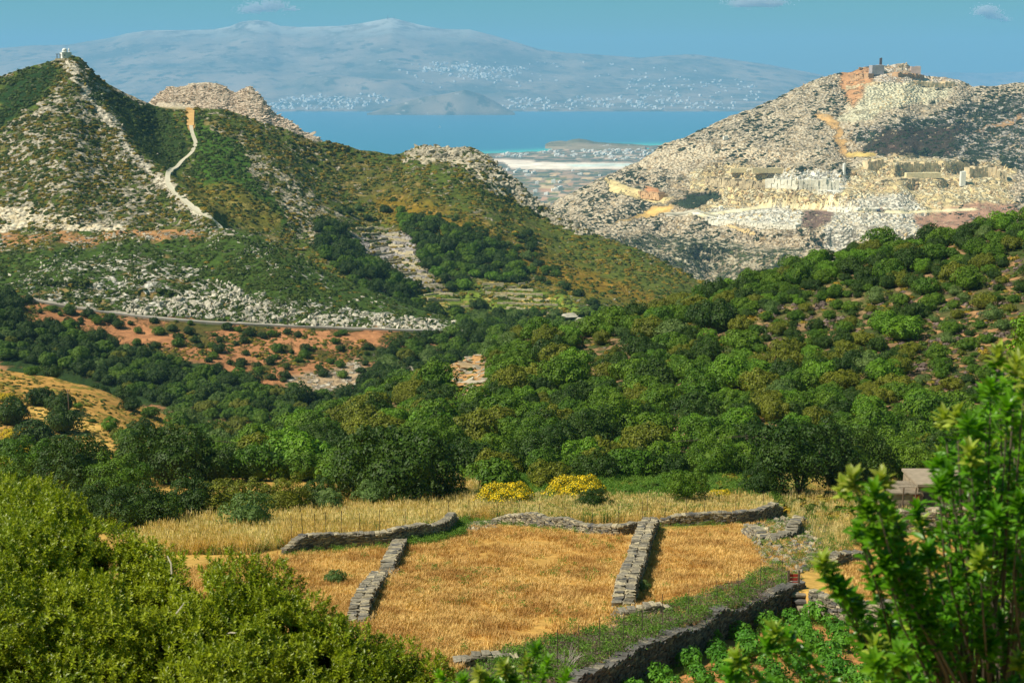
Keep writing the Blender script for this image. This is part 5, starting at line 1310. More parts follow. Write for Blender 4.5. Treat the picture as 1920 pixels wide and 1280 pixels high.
# ------------------------------------------------------------------ vineyard
VLEAF = foliage_mat('vine_leaves', (.06, .19, .012), (.11, .27, .02), trans=.3)
VM = [crown_mesh('vine_leaves', VLEAF, 70 + k, nl=16, total=560, leaf=.13, flat=.75, lobe=(.28, .5), core=.45, skirt=-.5) for k in range(3)]
vt = trunk_mesh('stem', 5, .5, .06, 3)
cnt = 0; ROWN = ['front', 'second', 'third', 'fourth', 'fifth', 'sixth', 'seventh', 'eighth', 'ninth', 'tenth', 'eleventh', 'twelfth', 'thirteenth', 'fourteenth', 'fifteenth', 'sixteenth']
rowi = 0
for ri_, yy in enumerate(np.arange(43.5, 66, 1.6)):
    lst = []
    for xx in np.arange(1.5, 26, 1.5):
        x = float(xx + rng.uniform(-.28, .28)); y = float(yy + rng.uniform(-.25, .25)); z = float(ground_z(x, y)); px, py = proj(x, y, z - CAMZ)
        top = np.interp(px, [p[0] for p in VINE[:11]], [p[1] for p in VINE[:11]])
        if px < 1150 or px > 2000 or py < top + 46 or py > 1340 or rng.uniform() < .07: continue
        lst.append((x, y, z))
    if not lst: continue
    for k, (x, y, z) in enumerate(lst):
        root = new_obj('grape_vine', None, loc=(x, y, z - .02), rot=(0, 0, rng.uniform(0, 6.28))); s = rng.uniform(.48, .74)
        root.scale = (s, s, s * rng.uniform(.9, 1.25))
        new_obj('foliage', VM[cnt % 3], root, loc=(0, 0, .1)); new_obj('stem', vt, root)
        tag(root, 'low green vine bush, %sfrom the left in the %s row of the vineyard' % (ORD[k] if k else 'first ', ROWN[rowi]), 'vine', 'low vine bushes of the bottom right vineyard'); cnt += 1
    rowi += 1
strew2('vineyard_weeds', 900, [(1100,1290),(1250,1215),(1500,1160),(1960,1160),(1960,1300),(1100,1300)], 35, 70, S_WEED, (.3, .6), 'small weeds between the vines', 111)

BLE = simple_mat('bleached_dead_wood', (.42, .37, .33), var=.2, scale=10)
for (px, py, sz, lab) in [(1062, 1262, 1.0, 'leafless bleached bush in front of the retaining wall at the bottom edge'), (1155, 1262, .8, 'long bare white twigs hanging against the shaded retaining wall')]:
    c = hit1(px, py); root = new_obj('dead_bush', None, loc=c); rr = random.Random(px)
    for k in range(14):
        a = rr.uniform(0, 6.28); L = sz * rr.uniform(.5, 1.0); b = MB(); e = Vector((math.cos(a) * L * .6, math.sin(a) * L * .4, L * .9)); m1 = e * .5 + Vector((rr.uniform(-.08, .08), 0, rr.uniform(0, .1)))
        b.tube([(0, 0, -.05), m1, e], [.016, .011, .005], 4)
        for q in range(2):
            f = e + Vector((rr.uniform(-.2, .2), rr.uniform(-.1, .1), rr.uniform(.0, .2))); b.tube([m1, (m1 + f) / 2 + Vector((0, 0, .04)), f], [.009, .006, .003], 4)
        b.build('branch', BLE, root)
    tag(root, lab, 'bush')
# ------------------------------------------------------------------ farmhouse
HST = simple_mat('house_stone', (.34, .26, .18), var=.35, scale=2.0, bump=.05)
PLA = simple_mat('pale_plaster', (.28, .22, .16), var=.25, scale=2.0)
DARK = simple_mat('dark_opening', (.02, .018, .015), var=.1)
h0 = hit1(1745, 965); k = h0.y / FPX
root = new_obj('stone_farmhouse', None, loc=h0)
def hx(px): return (px - 1745) * k
b = MB(); b.box((hx(1780), 2.2, 1.2), (120 * k, 4.0, 2.8)); b.build('wall', HST, root)
b = MB(); b.box((hx(1780), 2.2, 2.72), (126 * k, 4.3, .22)); b.build('roof', PLA, root)
b = MB(); b.box((hx(1692), 1.6, .95), (60 * k, 3.0, 1.9)); b.build('side_wall', HST, root)
b = MB(); b.box((hx(1692), 1.6, 1.98), (64 * k, 3.2, .14)); b.build('side_roof', PLA, root)
b = MB(); b.box((hx(1716), .08, 1.25), (.5, .08, 1.2)); d_ = b.build('door', RED, root)
b = MB(); b.box((hx(1738), .16, 1.5), (.55, .1, 1.0)); b.build('window', DARK, root)
b = MB(); b.box((hx(1800), .16, 1.5), (.45, .1, .6)); b.build('window', DARK, root)
b = MB(); b.box((hx(1790), -.5, .35), (115 * k, .5, .7)); b.build('terrace_wall', HST, root)
b = MB(); b.box((hx(1790), -.5, .78), (120 * k, .6, .14)); b.build('terrace_coping', PLA, root)
b = MB(); b.box((hx(1690), -.4, .30), (66 * k, .35, .6)); b.box((hx(1690), -.4, .66), (70 * k, .45, .10)); b.build('parapet', PLA, root)
for dx in (1688, 1712):
    b = MB(); b.tube([(hx(dx), -.1, .5), (hx(dx) + .05, -.1, 2.6)], .05, 6); b.build('pergola_post', WOODM, root)
for q in range(5):
    b = MB(); b.tube([(hx(1680), .1 + q * .3, 2.6 + .03 * q), (hx(1716), .12 + q * .3, 2.62)], .035, 5); b.build('pergola_beam', WOODL, root)
root.scale = (1, 1, .8)
tag(root, 'low flat-roofed stone farmhouse with a red door, half hidden behind the shrub', 'house')

# ------------------------------------------------------------------ chapel on its peak
WHITE = simple_mat('whitewash', (.80, .79, .76), var=.05, scale=1.0, rough=.9)
WHITE_D = simple_mat('dark_wood_pergola', (.10, .09, .09), var=.1)
p0 = at_dist(124, 113, 899); zc = float(ground_z(p0.x, p0.y)); p0.z = max(zc, p0.z - .5)
u1 = .337
root = new_obj('chapel', None, loc=p0, rot=(0, 0, R(33))); root.scale = (1.12, 1.12, 1.12)
b = MB(); b.box((0, 0, 1.1), (5.2, 4.2, 3.8)); b.box((0, 0, 3.05), (5.4, 4.4, .18)); b.build('wall', WHITE, root)
b = MB()
b.tube([(-.6, 0, 3.0), (-.6, 0, 4.0)], [1.45, 1.4], 12); b.build('drum', WHITE, root)
b = MB(); b.tube([(-.6, 0, 4.0 + 1.35 * math.sin(a)) for a in np.linspace(0, 1.5, 7)], [1.4 * math.cos(a) for a in np.linspace(0, 1.5, 7)], 14); b.build('dome', WHITE, root, smooth=True)
b = MB(); b.box((2.0, 1.15, 3.7), (.35, .4, 1.5)); b.box((2.0, -.05, 3.7), (.35, .4, 1.5)); b.box((2.0, .55, 4.6), (.45, 1.7, .4)); b.tube([(2.0, .55, 4.8), (2.0, .55, 5.5)], [.55, .03], 8); bf = b.build('belfry', WHITE, root)
b = MB(); b.tube([(2.0, .55, 3.9), (2.0, .55, 4.3)], [.25, .1], 8); b.build('bell', IRON, bf)
b = MB(); b.box((-2.61, -.9, 1.6), (.06, .5, .6)); b.build('window', DARK, root)
b = MB(); b.box((-1.2, -2.11, 1.4), (.5, .06, .7)); b.build('window', DARK, root)
b = MB(); b.box((2.61, 0, .6), (.06, 1.0, 2.0)); b.build('door', WHITE_D, root)
tag(root, 'tiny white domed chapel with a bell arch on the top of the left peak', 'chapel')
q0 = at_dist(110.5, 113, 899); q0.z = p0.z - .3
root = new_obj('pergola', None, loc=q0)
for dx in (-1.0, 1.0):
    for dy in (-.8, .8): b = MB(); b.tube([(dx, dy, -1.2), (dx, dy, 2.6)], .13, 5); b.build('post', WHITE_D, root)
b = MB(); b.box((0, 0, 2.7), (2.9, 2.3, .25)); b.build('canopy', WHITE_D, root)
tag(root, 'small dark pergola just left of the hilltop chapel', 'pergola')
root = new_obj('chapel_terrace', None, loc=(p0.x - .6, p0.y - 2.0, p0.z - .9))
b = MB(); b.box((0, 1.0, 0), (10.5, 6.5, 1.4), taper=.9); b.build('retaining_wall', simple_mat('ochre_masonry', (.52, .42, .26), var=.3, scale=1.2, bump=.1), root)
tag(root, 'ochre stone terrace carrying the hilltop chapel', 'terrace')

# ------------------------------------------------------------------ path, roads
CONC = simple_mat('pale_concrete_track', (.52, .47, .36), var=.12, scale=.15, world=True)
ASPH = simple_mat('worn_asphalt', (.38, .33, .27), var=.3, scale=.2, world=True)
def ribbon(name, pxs, width, mat, label, lift=.35, offs=None, step=2.5):
    P = [hit1(*p) for p in pxs]; P = [Vector((p.x, p.y, 0)) for p in P if not math.isnan(p.y)]
    Q = resample(P, step)
    for _ in range(4): Q = [Q[0]] + [(Q[i - 1] + Q[i] * 2 + Q[i + 1]) / 4 for i in range(1, len(Q) - 1)] + [Q[-1]]
    V = []; F = []; m_ = 5; Zs = []
    G = [float(ground_z(q.x, q.y)) for q in Q]
    for _ in range(12): G = [G[0]] + [(G[i - 1] + 2 * G[i] + G[i + 1]) / 4 for i in range(1, len(G) - 1)] + [G[-1]]
    for i, q in enumerate(Q):
        d = (Q[min(i + 1, len(Q) - 1)] - Q[max(i - 1, 0)]).normalized(); n_ = Vector((-d.y, d.x, 0))
        w = width[0] + (width[1] - width[0]) * i / max(1, len(Q) - 1)
        row = [q + n_ * w * (j / (m_ - 1) - .5) for j in range(m_)]
        zz = [float(ground_z(v.x, v.y)) for v in row]; zm = sum(zz) / m_
        for v, z in zip(row, zz): V.append((v.x, v.y, max(z * .25 + zm * .25 + G[i] * .5, z - .2) + lift))
    for i in range(len(Q) - 1):
        for j in range(m_ - 1): a = i * m_ + j; F.append((a, a + 1, a + m_ + 1, a + m_))
    # edges going down into the ground
    n0 = len(V); V2 = [(v[0], v[1], v[2] - lift - 1.0) for v in V]
    V += V2
    for i in range(len(Q) - 1):
        for j in (0, m_ - 1): a = i * m_ + j; F.append((a, a + m_, a + m_ + n0, a + n0))
    me = bpy.data.meshes.new(name); me.from_pydata(V, [], F); me.materials.append(mat)
    o = new_obj(name, me); tag(o, label, kind='structure'); return Q
ribbon('path', PATH, (2.2, 3.0), CONC, 'pale concrete track winding up to the saddle')
ribbon('dirt_track', [(357,236),(357,222),(358,208)], (4.5, 4.5), simple_mat('orange_earth', (.55, .33, .12), var=.2, scale=.3, world=True), 'orange dirt section at the top of the track')
RQ = ribbon('road', ROAD, (3.0, 3.0), ASPH, 'narrow mountain road cut across the left slope', lift=.45)
ribbon('valley_road', [(860,622),(880,612),(862,607),(845,604)], (6, 5), CONC, 'pale bend of the road at the end of the cutting')
ribbon('far_track', [(1245,402),(1280,401),(1320,400),(1345,406)], (9, 7), CONC, 'white quarry track at the foot of the mountain', lift=1.2, step=8)
# guard rail
RAIL = simple_mat('galvanised_rail', (.42, .42, .40), var=.1)
root = new_obj('guard_rail', None, loc=(RQ[0].x, RQ[0].y, float(ground_z(RQ[0].x, RQ[0].y)))); inv = -root.location
edge = []
for i in range(8, len(RQ)):
    d = (RQ[min(i + 1, len(RQ) - 1)] - RQ[i - 1]).normalized(); n_ = Vector((-d.y, d.x, 0)); v = RQ[i] + n_ * (2.9 if n_.y < 0 else -2.9)
    v.z = float(ground_z(v.x, v.y)) + .5; edge.append(v)
for a_ in range(5):
    for i in range(1, len(edge) - 1): edge[i].z = (edge[i - 1].z + edge[i].z * 2 + edge[i + 1].z) / 4
b = MB(); b.tube([v + inv + Vector((0, 0, .75)) for v in edge], .14, 5); b.build('rail', RAIL, root)
for v in edge[::3]:
    b = MB(); b.box(v + inv + Vector((0, 0, .25)), (.12, .12, 1.0)); b.build('post', RAIL, root)
tag(root, 'thin grey guard rail along the outer edge of the mountain road', 'guard rail')

# ------------------------------------------------------------------ poles
def pole(px, top, y, h, label, arm=0.0, ang=0.0, r=.13, ins=True):
    t = at_dist(px, top, y); g_ = float(ground_z(t.x, t.y)); h = max(h, t.z - g_)
    root = new_obj('utility_pole', None, loc=(t.x, t.y, t.z - h))
    b = MB(); b.tube([(0, 0, -.5), (0, 0, h)], [r * 1.2, r * .8], 8); b.build('pole', WOODM, root, smooth=True)
    if arm:
        b = MB(); b.box((0, 0, h - .35), (arm, .12, .14), rot=(0, ang, .15)); b.build('crossarm', WOODM, root)
        for s in (-.46, 0, .46):
            b = MB(); b.tube([(arm * s, 0, h - .3 - ang * arm * s), (arm * s, 0, h + .0 - ang * arm * s)], [.06, .09], 6); b.build('insulator', IRON, root)
    tag(root, label, 'pole', 'utility poles'); return Vector((t.x, t.y, t.z))
pole(127, 730, 290, 6, 'slender pole standing alone on the golden slope at the left', .9, 0, .11)
pa = pole(341, 821, 172, 9, 'wooden pole with a tilted crossarm above the dark oaks at the left', 2.4, -.12)
pb = pole(1418, 815, 148, 9, 'wooden pole with a level crossarm above the oaks, right of centre', 2.3, 0)
pole(539, 586, 538, 6, 'thin pole on the road above the middle of the red scree', .0, 0, .12)
pole(249, 556, 541, 8, 'thin pole on the road near the white cutting at the left', 1.2, 0, .12)
pole(73, 546, 541, 6, 'thin pole at the left end of the mountain road', 0, 0, .12)
pole(360, 762, 335, 8, 'faint thin pole rising among the ravine trees', .8, 0, .10)
root = new_obj('power_line', None, loc=pa)
for dz in (-.9, 0, .9):
    b = MB(); A = Vector((dz, 0, 0)); B_ = pb - pa + Vector((dz, 0, 0))
    b.tube([A.lerp(B_, t) - Vector((0, 0, 4 * 1.6 * t * (1 - t))) for t in np.linspace(0, 1, 13)], .012, 3); b.build('wire', IRON, root)
tag(root, 'three thin wires strung between the two crossarm poles', 'power line')

# ------------------------------------------------------------------ terraces in the far valley
TW = simple_mat('terrace_stone', (.46, .39, .25), var=.35, scale=.6, bump=.1, world=True)
VR = foliage_mat('vine_rows', (.14, .22, .02), (.22, .30, .03), trans=.3)
S_VR = [src('vine_source', clump_mesh('vine_row_clump', VR, k + 30)) for k in range(2)]
def terrace(pxs, h, w, label, group):
    P = [hit1(*p) for p in pxs]; P = [Vector((p.x, p.y, 0)) for p in P if not math.isnan(p.y)]
    if len(P) < 2: return
    Q = resample(P, 3.0); b = MB(); rr = random.Random(int(pxs[0][0] * 7 + pxs[0][1]))
    z0 = float(ground_z(Q[0].x, Q[0].y)); inv = Vector((-Q[0].x, -Q[0].y, -z0))
    for a, c in zip(Q[:-1], Q[1:]):
        m_ = (a + c) / 2; d = c - a; z = float(ground_z(m_.x, m_.y)); hh = h * rr.uniform(.7, 1.2)
        b.box(Vector((m_.x, m_.y, z + hh * .3)) + inv, (d.length * 1.04, w * rr.uniform(.8, 1.2), hh * 1.4), rot=(rr.gauss(0, .05), rr.gauss(0, .03), math.atan2(d.y, d.x)), taper=.92)
    tag(b.build('terrace_wall', TW, None, loc=-inv), label, 'wall', group)
names = ['top', 'second', 'third', 'fourth', 'fifth', 'lowest']
for i, (x0, x1, y0) in enumerate([(905,985,534),(908,1000,542),(910,1018,551),(925,1030,560),(932,1046,570),(950,1052,582)]):
    terrace([(x0, y0), ((x0 + x1) / 2, y0 + 2), (x1, y0 + 4)], 1.1, .9, '%s straw-coloured terrace wall of the bright vineyard plots in the valley' % names[i], 'vineyard terraces in the far valley')
for i, (x0, x1, y0) in enumerate([(795,850,552),(802,862,562),(812,880,573)]):
    terrace([(x0, y0 + 3), ((x0 + x1) / 2, y0), (x1, y0 + 3)], 1.1, .9, '%s low wall of the small plots left of the vineyard terraces' % ['upper', 'middle', 'lower'][i], 'vineyard terraces in the far valley')
for i in range(11):
    y0 = 428 + i * 11; x0 = 668 + i * 9; x1 = x0 + 62 + (i % 3) * 10
    terrace([(x0, y0 + 2), ((x0 + x1) / 2, y0 - 1), (x1, y0 + 3)], 1.3, 1.0, 'grey terrace wall in the stony gully, %s from the top' % (ORD[i].strip() or 'first'), 'grey terrace walls in the stony gully')
strew('terrace_vines', 2600, [(905,532),(985,534),(1050,566),(1054,592),(945,584),(905,550)], 600, 900, S_VR, (.35, .7), 'bright yellow-green vines on the far terraces', lambda rc, vc, vcol, px, py, x, y, r: (np.mod(py, 9) > 3.5), lambda vcol, rc, r, n, px, py: r.integers(0, 2, n), 80)
strew('plot_vines', 500, [(795,550),(850,548),(885,576),(810,580)], 600, 900, S_VR, (.35, .7), 'green plots left of the far terraces', lambda rc, vc, vcol, px, py, x, y, r: (np.mod(py, 9) > 3.5), lambda vcol, rc, r, n, px, py: r.integers(0, 2, n), 81)

# ------------------------------------------------------------------ quarry things
MARB = simple_mat('sawn_marble', (.78, .75, .68), var=.08, scale=.2)
CREAMW = simple_mat('cream_masonry', (.66, .55, .33), var=.3, scale=.2)
GREYB = simple_mat('blue_grey_cut_rock', (.36, .34, .36), var=.25, scale=.12, bump=.3)
def blk(name, px, py, w, h, dep, mat, label, cat, yaw=0.0, dy=0.0, group=None, up=.5, taper=.96):
    g_ = hit1(px, py); k = g_.y / FPX
    root = MB(); root.box((0, 0, h * k * up), (w * k, dep, h * k), rot=(0, 0, yaw), taper=taper)
    root.box((w * k * .22, 0, h * k * (up + .5) + .3), (w * k * .5, dep * .7, .8), rot=(0, 0, yaw), taper=.8)
    o = root.build(name, mat, None, loc=(g_.x, g_.y + dy, g_.z)); return tag(o, label, cat, group)
blk('quarry_tower', 1651, 124, 4.2, 15, 4, simple_mat('dark_masonry', (.10, .07, .07), var=.2), 'dark narrow tower ruin on the quarry summit', 'tower', up=.45)
blk('cut_rock_face', 1643, 140, 24, 17, 14, GREYB, 'blue-grey sawn rock face below the summit tower', 'rock face', .2)
blk('cut_rock_face', 1716, 138, 18, 13, 12, simple_mat('pink_cut_rock', (.50, .38, .34), var=.2, scale=.1), 'pinkish sawn rock face on the right of the summit', 'rock face', -.1)
for i, (px, py, w, h) in enumerate([(1386,322,34,8),(1440,322,60,9)]):
    blk('quarry_wall', px, py, w, h, 10, CREAMW, ['short cream block wall on the left end of the quarry bench', 'long cream block wall on the quarry bench'][i], 'wall', taper=.99)
blk('quarry_wall', 1730, 334, 66, 10, 10, CREAMW, 'long cream ledge above the great scree fan of the quarry', 'wall', .03, taper=.98)
blk('quarry_wall', 1804, 350, 9, 27, 8, MARB, 'tall narrow white sawn face at the right end of the quarry', 'wall')
def face(pxs, hpx, mat, label, seed, dep=14, col=5.0):
    P = [hit1(*p) for p in pxs]; P = [p for p in P if not math.isnan(p.y)]; Q = resample(P, col); rr = random.Random(seed); b = MB(); o0 = Q[0].copy(); off = 0
    for a, c in zip(Q[:-1], Q[1:]):
        d = c - a; k = a.y / FPX; L = math.hypot(d.x, d.y); hh = hpx * .72 * k * (1 + .10 * math.sin(a.x * .05) + rr.uniform(-.04, .05)); off = off * .7 + rr.uniform(-1.1, 1.1)
        m_ = (a + c) / 2; zz = -3; nn = rr.randint(2, 3)
        for q in range(nn):
            h1 = (hh + 3) / nn * rr.uniform(.8, 1.2); b.box(m_ - o0 + Vector((rr.uniform(-.6, .6), dep / 2 + off + rr.uniform(-.7, .7) + q * .9, zz + h1 / 2)), (L * rr.uniform(.98, 1.12), dep, h1 * 1.03), rot=(rr.gauss(0, .03), rr.gauss(0, .03), math.atan2(d.y, d.x) + rr.gauss(0, .08)), taper=rr.uniform(.92, 1)); zz += h1
    return tag(b.build('quarry_ledge', mat, None, loc=o0), label, 'ledge', 'sawn ledges of the quarry')
FW = simple_mat('white_quarry_face', (.70, .64, .52), var=.3, scale=.08, bump=.4); FC = simple_mat('cream_quarry_face', (.60, .47, .29), var=.4, scale=.08, bump=.4); FO = simple_mat('orange_quarry_face', (.52, .32, .17), var=.35, scale=.08, bump=.4)
face([(1440,352),(1500,356),(1575,356)], 24, FW, 'white sawn quarry face with dark cracks in the middle of the bench', 1)
face([(1330,345),(1390,350),(1440,352)], 16, FC, 'cream quarry face left of the white one', 2)
face([(1625,318),(1700,314),(1760,320),(1815,324)], 20, FC, 'long cream quarry face under the rounded knob', 3)
face([(1650,345),(1710,342),(1765,345)], 10, FC, 'low cream step below the long quarry face', 4)
face([(1815,335),(1850,332),(1890,340)], 24, FC, 'cream buttress at the right end of the quarry', 5)
face([(1590,168),(1650,160),(1720,158),(1790,162)], 9, FC, 'pale step running under the quarry summit', 6)
face([(1600,150),(1635,148)], 12, FO, 'rust-orange face left of the summit cut', 7)
face([(1680,146),(1730,150)], 12, FO, 'rust-orange face right of the summit cut', 8)
face([(1560,392),(1620,396),(1700,398)], 8, FW, 'low white step along the lower quarry road', 9)
face([(1205,368),(1245,372)], 12, FO, 'orange scar beside the lower left quarry ramp', 10)
face([(1330,418),(1420,424),(1500,428)], 8, FW, 'white spoil edge at the lower left of the quarry', 11)
MBK = []
for i, (px, py, w, h, lab) in enumerate([(1484,335,4,7,'dark-edged upright marble block on the left of the white bench'),(1497,336,5,6,'squat marble block right of the upright one'),(1582,330,3,20,'tall thin marble pillar at the end of the white bench'),
        (1360,262,8,7,'white marble cube on the upper left terrace of the mountain'),(1352,392,7,5,'pale block beside the lower quarry track'),(1610,395,8,4,'flat pale block on the lower quarry road'),(1690,394,6,4,'small white block on the lower quarry road'),
        (1720,395,5,4,'rightmost white block on the lower quarry road')]):
    blk('marble_block', px, py, w, h, 6, MARB, lab, 'block', .2, group='marble blocks in the quarry')
g_ = hit1(1648, 397); root = new_obj('excavator', None, loc=g_); k = g_.y / FPX
YELM = simple_mat('blue_machine_paint', (.10, .14, .22), var=.1); 
b = MB(); b.box((-1.2, -1.2, .6), (4.5, .8, 1.2)); b.box((-1.2, 1.2, .6), (4.5, .8, 1.2)); b.build('track', IRON, root)
b = MB(); b.box((-1.2, 0, 2.2), (4.2, 2.8, 1.8)); b.box((-.2, -.8, 3.5), (1.5, 1.2, 1.2)); b.build('cab', YELM, root)
b = MB(); b.tube([(.8, 0, 2.4), (3.2, 0, 5.2), (5.4, 0, 3.4), (5.6, 0, 1.2)], [.35, .4, .3, .25], 5); b.build('boom', RED, root)
b = MB(); b.box((5.5, 0, .8), (1.1, 1.3, 1.0), taper=.7); b.build('bucket', IRON, root)
tag(root, 'small dark excavator working on the lower quarry road', 'excavator')

# ------------------------------------------------------------------ coast town
def house_mesh(seed):
    rr = random.Random(seed); b = MB(); w = rr.uniform(9, 15); d = rr.uniform(8, 12); h = rr.uniform(4, 8)
    b.box((0, 0, h / 2 - 1), (w, d, h + 2)); b.box((w * .2, 0, h + .9), (w * .5, d * .8, 1.8)); b.box((-w * .3, -d * .5, 1.5), (w * .3, 1.5, 3)); return b.mesh('town_house', WHITE)
HM = [house_mesh(k) for k in range(5)]
rh = random.Random(8); hs = []
def town(n, poly, lab):
    x, y, z, px, py = px_sample(n, poly, 3000, 9000, 200 + n)
    for i in range(len(x)):
        if z[i] > .5 and fbm(px[i] / 18, py[i] / 4, 61, 2) > rh.uniform(-.5, .4): hs.append((x[i], y[i], z[i], lab))
town(150, [(1090,276),(1250,272),(1240,298),(1150,302),(1090,288)], 'of the town at the foot of the right mountain')
town(90, [(925,288),(1000,285),(1090,281),(1150,290),(1090,294),(930,297)], 'in the strip behind the beach')
town(26, [(690,289),(760,290),(756,297),(690,296)], 'seen left of the middle knoll')
town(34, [(950,318),(1150,318),(1060,375),(1010,372)], 'among the fields in front of the salt lake')
for i, (x, y, z, lab) in enumerate(hs[:290]):
    s = rh.uniform(.8, 1.5)
    o = new_obj('town_house', HM[i % 5], loc=(x, y, z), rot=(0, 0, rh.uniform(-.5, .5)), scl=(s, s, s)); tag(o, 'small white flat-roofed house ' + lab, 'house', 'white houses ' + lab)
from mathutils.bvhtree import BVHTree
isl = [(o.name, BVHTree.FromPolygons([v.co[:] for v in o.data.vertices], [p.vertices[:] for p in o.data.polygons])) for o in SC.objects if o.name in ('island', 'promontory')]
cam_loc = Vector((0, 0, CAMZ)); pos = []
def far_town(n, poly):
    xs = [p[0] for p in poly]; ys = [p[1] for p in poly]; c = 0
    while c < n:
        c += 1; px, py = rh.uniform(min(xs), max(xs)), rh.uniform(min(ys), max(ys))
        if not inside(np.array([px]), np.array([py]), poly)[0] or fbm(np.array([px / 14]), np.array([py / 4]), 71, 2)[0] < rh.uniform(-.6, .3): continue
        d = (at_dist(px, py, 1000) - cam_loc).normalized(); best = None
        for nm, bv in isl:
            h = bv.ray_cast(cam_loc, d)
            if h[0] and (best is None or h[3] < best[3]): best = h
        if best: pos.append(best[0])
far_town(520, [(780,130),(800,115),(900,125),(1000,128),(960,146),(860,150)])
far_town(420, [(500,195),(560,180),(700,176),(740,190),(660,205),(520,206)])
far_town(420, [(940,200),(960,185),(1100,182),(1380,190),(1400,205),(960,206)])
far_town(160, [(700,112),(1300,120),(1360,160),(800,170)])
far_town(90, [(240,196),(500,190),(560,204),(300,206)])
far_town(160, [(1180,150),(1400,150),(1460,190),(1150,185)])
gn_scatter('island_towns', [tuple(p) for p in pos], [(0, 0, rh.uniform(0, 3)) for _ in pos], [(rh.uniform(1.4, 3.4),) * 2 + (rh.uniform(1.5, 3),) for _ in pos], [rh.randrange(5) for _ in pos], [src('house_source', m_) for m_ in HM], 'white villages scattered over the far island')
for i, (px, py, lab) in enumerate([(727, 36, 'left antenna mast on the island summit'), (739, 38, 'right antenna mast on the island summit')]):
    t = at_dist(px, py, 21450); root = new_obj('antenna_mast', None, loc=t)
    b = MB(); b.tube([(0, 0, -40), (0, 0, 62)], [7, 2.5], 5); b.build('mast', IRON, root)
    b = MB(); b.box((0, 0, 25), (16, 6, 5)); b.build('platform', IRON, root); tag(root, lab, 'mast', 'summit masts')
d_ = ue(824, 240); ys_ = CAMZ / -float(d_[1]); root = new_obj('sailing_boat', None, loc=(float(d_[0]) * ys_, ys_, 0))
b = MB(); b.box((0, 0, 1.2), (14, 4, 2.6), taper=1.25); b.build('hull', WHITE, root)
b = MB(); b.tube([(0, 0, 2), (0, 0, 22)], .3, 5); b.build('mast', IRON, root)
b = MB(); b.add([(0, .1, 4), (7, .1, 4), (0.2, .1, 21), (0, -.1, 4), (7, -.1, 4), (0.2, -.1, 21)], [(0, 1, 2), (5, 4, 3), (0, 3, 4, 1), (1, 4, 5, 2), (2, 5, 3, 0)]); b.build('sail', WHITE, root)
tag(root, 'tiny white sailing boat alone on the strait', 'boat')

# ------------------------------------------------------------------ foreground shrubs
L_FG = foliage_mat('shrub_leaves_yellow_green', (.12, .19, .004), (.31, .36, .010), accent=(.55, .30, .03), acc_amt=.12, trans=.20, rough=.4, spec=.35)
L_FGR = foliage_mat('shrub_leaves_fresh_green', (.085, .24, .008), (.18, .37, .015), trans=.42, rough=.35, spec=.4)
L_FGT = foliage_mat('shrub_tip_leaves', (.24, .34, .03), (.42, .44, .08), trans=.4, rough=.4, spec=.35)
TWIG = simple_mat('grey_twig', (.11, .085, .06), var=.3, scale=20)
def lanceo(L=1.0, W=.40, curl=.22):
    """one pointed, slightly folded leaf along +x"""
    V = [(0, 0, 0)]; n = 4
    for i in range(1, n):
        t = i / n; w = W * .5 * math.sin(math.pi * t ** .85); z = -curl * t * t
        V += [(t * L, w * L, z * L + .05 * L), (t * L, 0, z * L), (t * L, -w * L, z * L + .05 * L)]
    V.append((L, 0, -curl * L)); F = []
    F += [(0, 2, 1), (0, 3, 2)]
    for i in range(n - 2):
        a = 1 + i * 3; F += [(a, a + 1, a + 4, a + 3), (a + 1, a + 2, a + 5, a + 4)]
    a = 1 + (n - 2) * 3; e = len(V) - 1; F += [(a, a + 1, e), (a + 1, a + 2, e)]
    return V, F
LV, LF = lanceo(); LV = np.array(LV)
def leaves_np(mats4, Ls):
    V = []; F3 = []; F4 = []; b = 0
    for M, s in zip(mats4, Ls):
        R3 = np.array(M.to_3x3()); t = np.array(M.translation)
        V.append((LV * s) @ R3.T + t)
        for f in LF: (F3 if len(f) == 3 else F4).append(tuple(i + b for i in f))
        b += len(LV)
    return np.vstack(V), np.array(F3), np.array(F4)
def rosette(n, size, seed, spread=(.5, 1.25), length=.05):
    rr = random.Random(seed); Ms = []; Ls = []
    for k in range(n):
        a = k * 2.4 + rr.uniform(-.3, .3); t = k / n; el = spread[1] - (spread[1] - spread[0]) * (1 - t) + rr.uniform(-.2, .2)
        M = Matrix.Translation((0, 0, length * t)) @ Matrix.Rotation(a, 4, 'Z') @ Matrix.Rotation(-el, 4, 'Y') @ Matrix.Rotation(rr.uniform(-.5, .5), 4, 'X')
        Ms.append(M); Ls.append(size * rr.uniform(.7, 1.15))
    return Ms, Ls
SPR = []
for k in range(4):
    Ms, Ls = rosette(14, .025, k, (.0, 1.2), .045); V, f3, f4 = leaves_np(Ms, Ls)
    SPR.append(src('sprig_source', np_mesh('sprig', V, [f4, f3], [L_FG])))
LOBES = [(-10,970,104,10.6),(70,995,92,10.3),(160,1068,98,10.0),(40,1120,150,9.4),(245,1120,92,9.9),(330,1130,88,9.7),(430,1128,82,9.6),(505,1120,62,9.7),(150,1230,150,8.8),(330,1240,110,9.0),(565,1190,70,9.4),(640,1240,78,9.2),(735,1265,62,9.2),
         (-60,1230,170,8.5),(480,1290,110,8.8),(580,1310,95,8.8),(800,1290,55,9.2),(400,1340,120,8.4),(120,1380,170,8.2),(700,1330,90,8.9),(-180,1080,150,9.5),(195,1150,115,9.6),(115,1030,75,10.2),(290,1185,100,9.4),(385,1200,110,9.2),(500,1195,90,9.3),(280,1065,48,10.0),(60,1060,120,9.9),(600,1245,80,9.2),(470,1240,90,9.1),(670,1290,80,9.0)]
rb = np.random.default_rng(77)
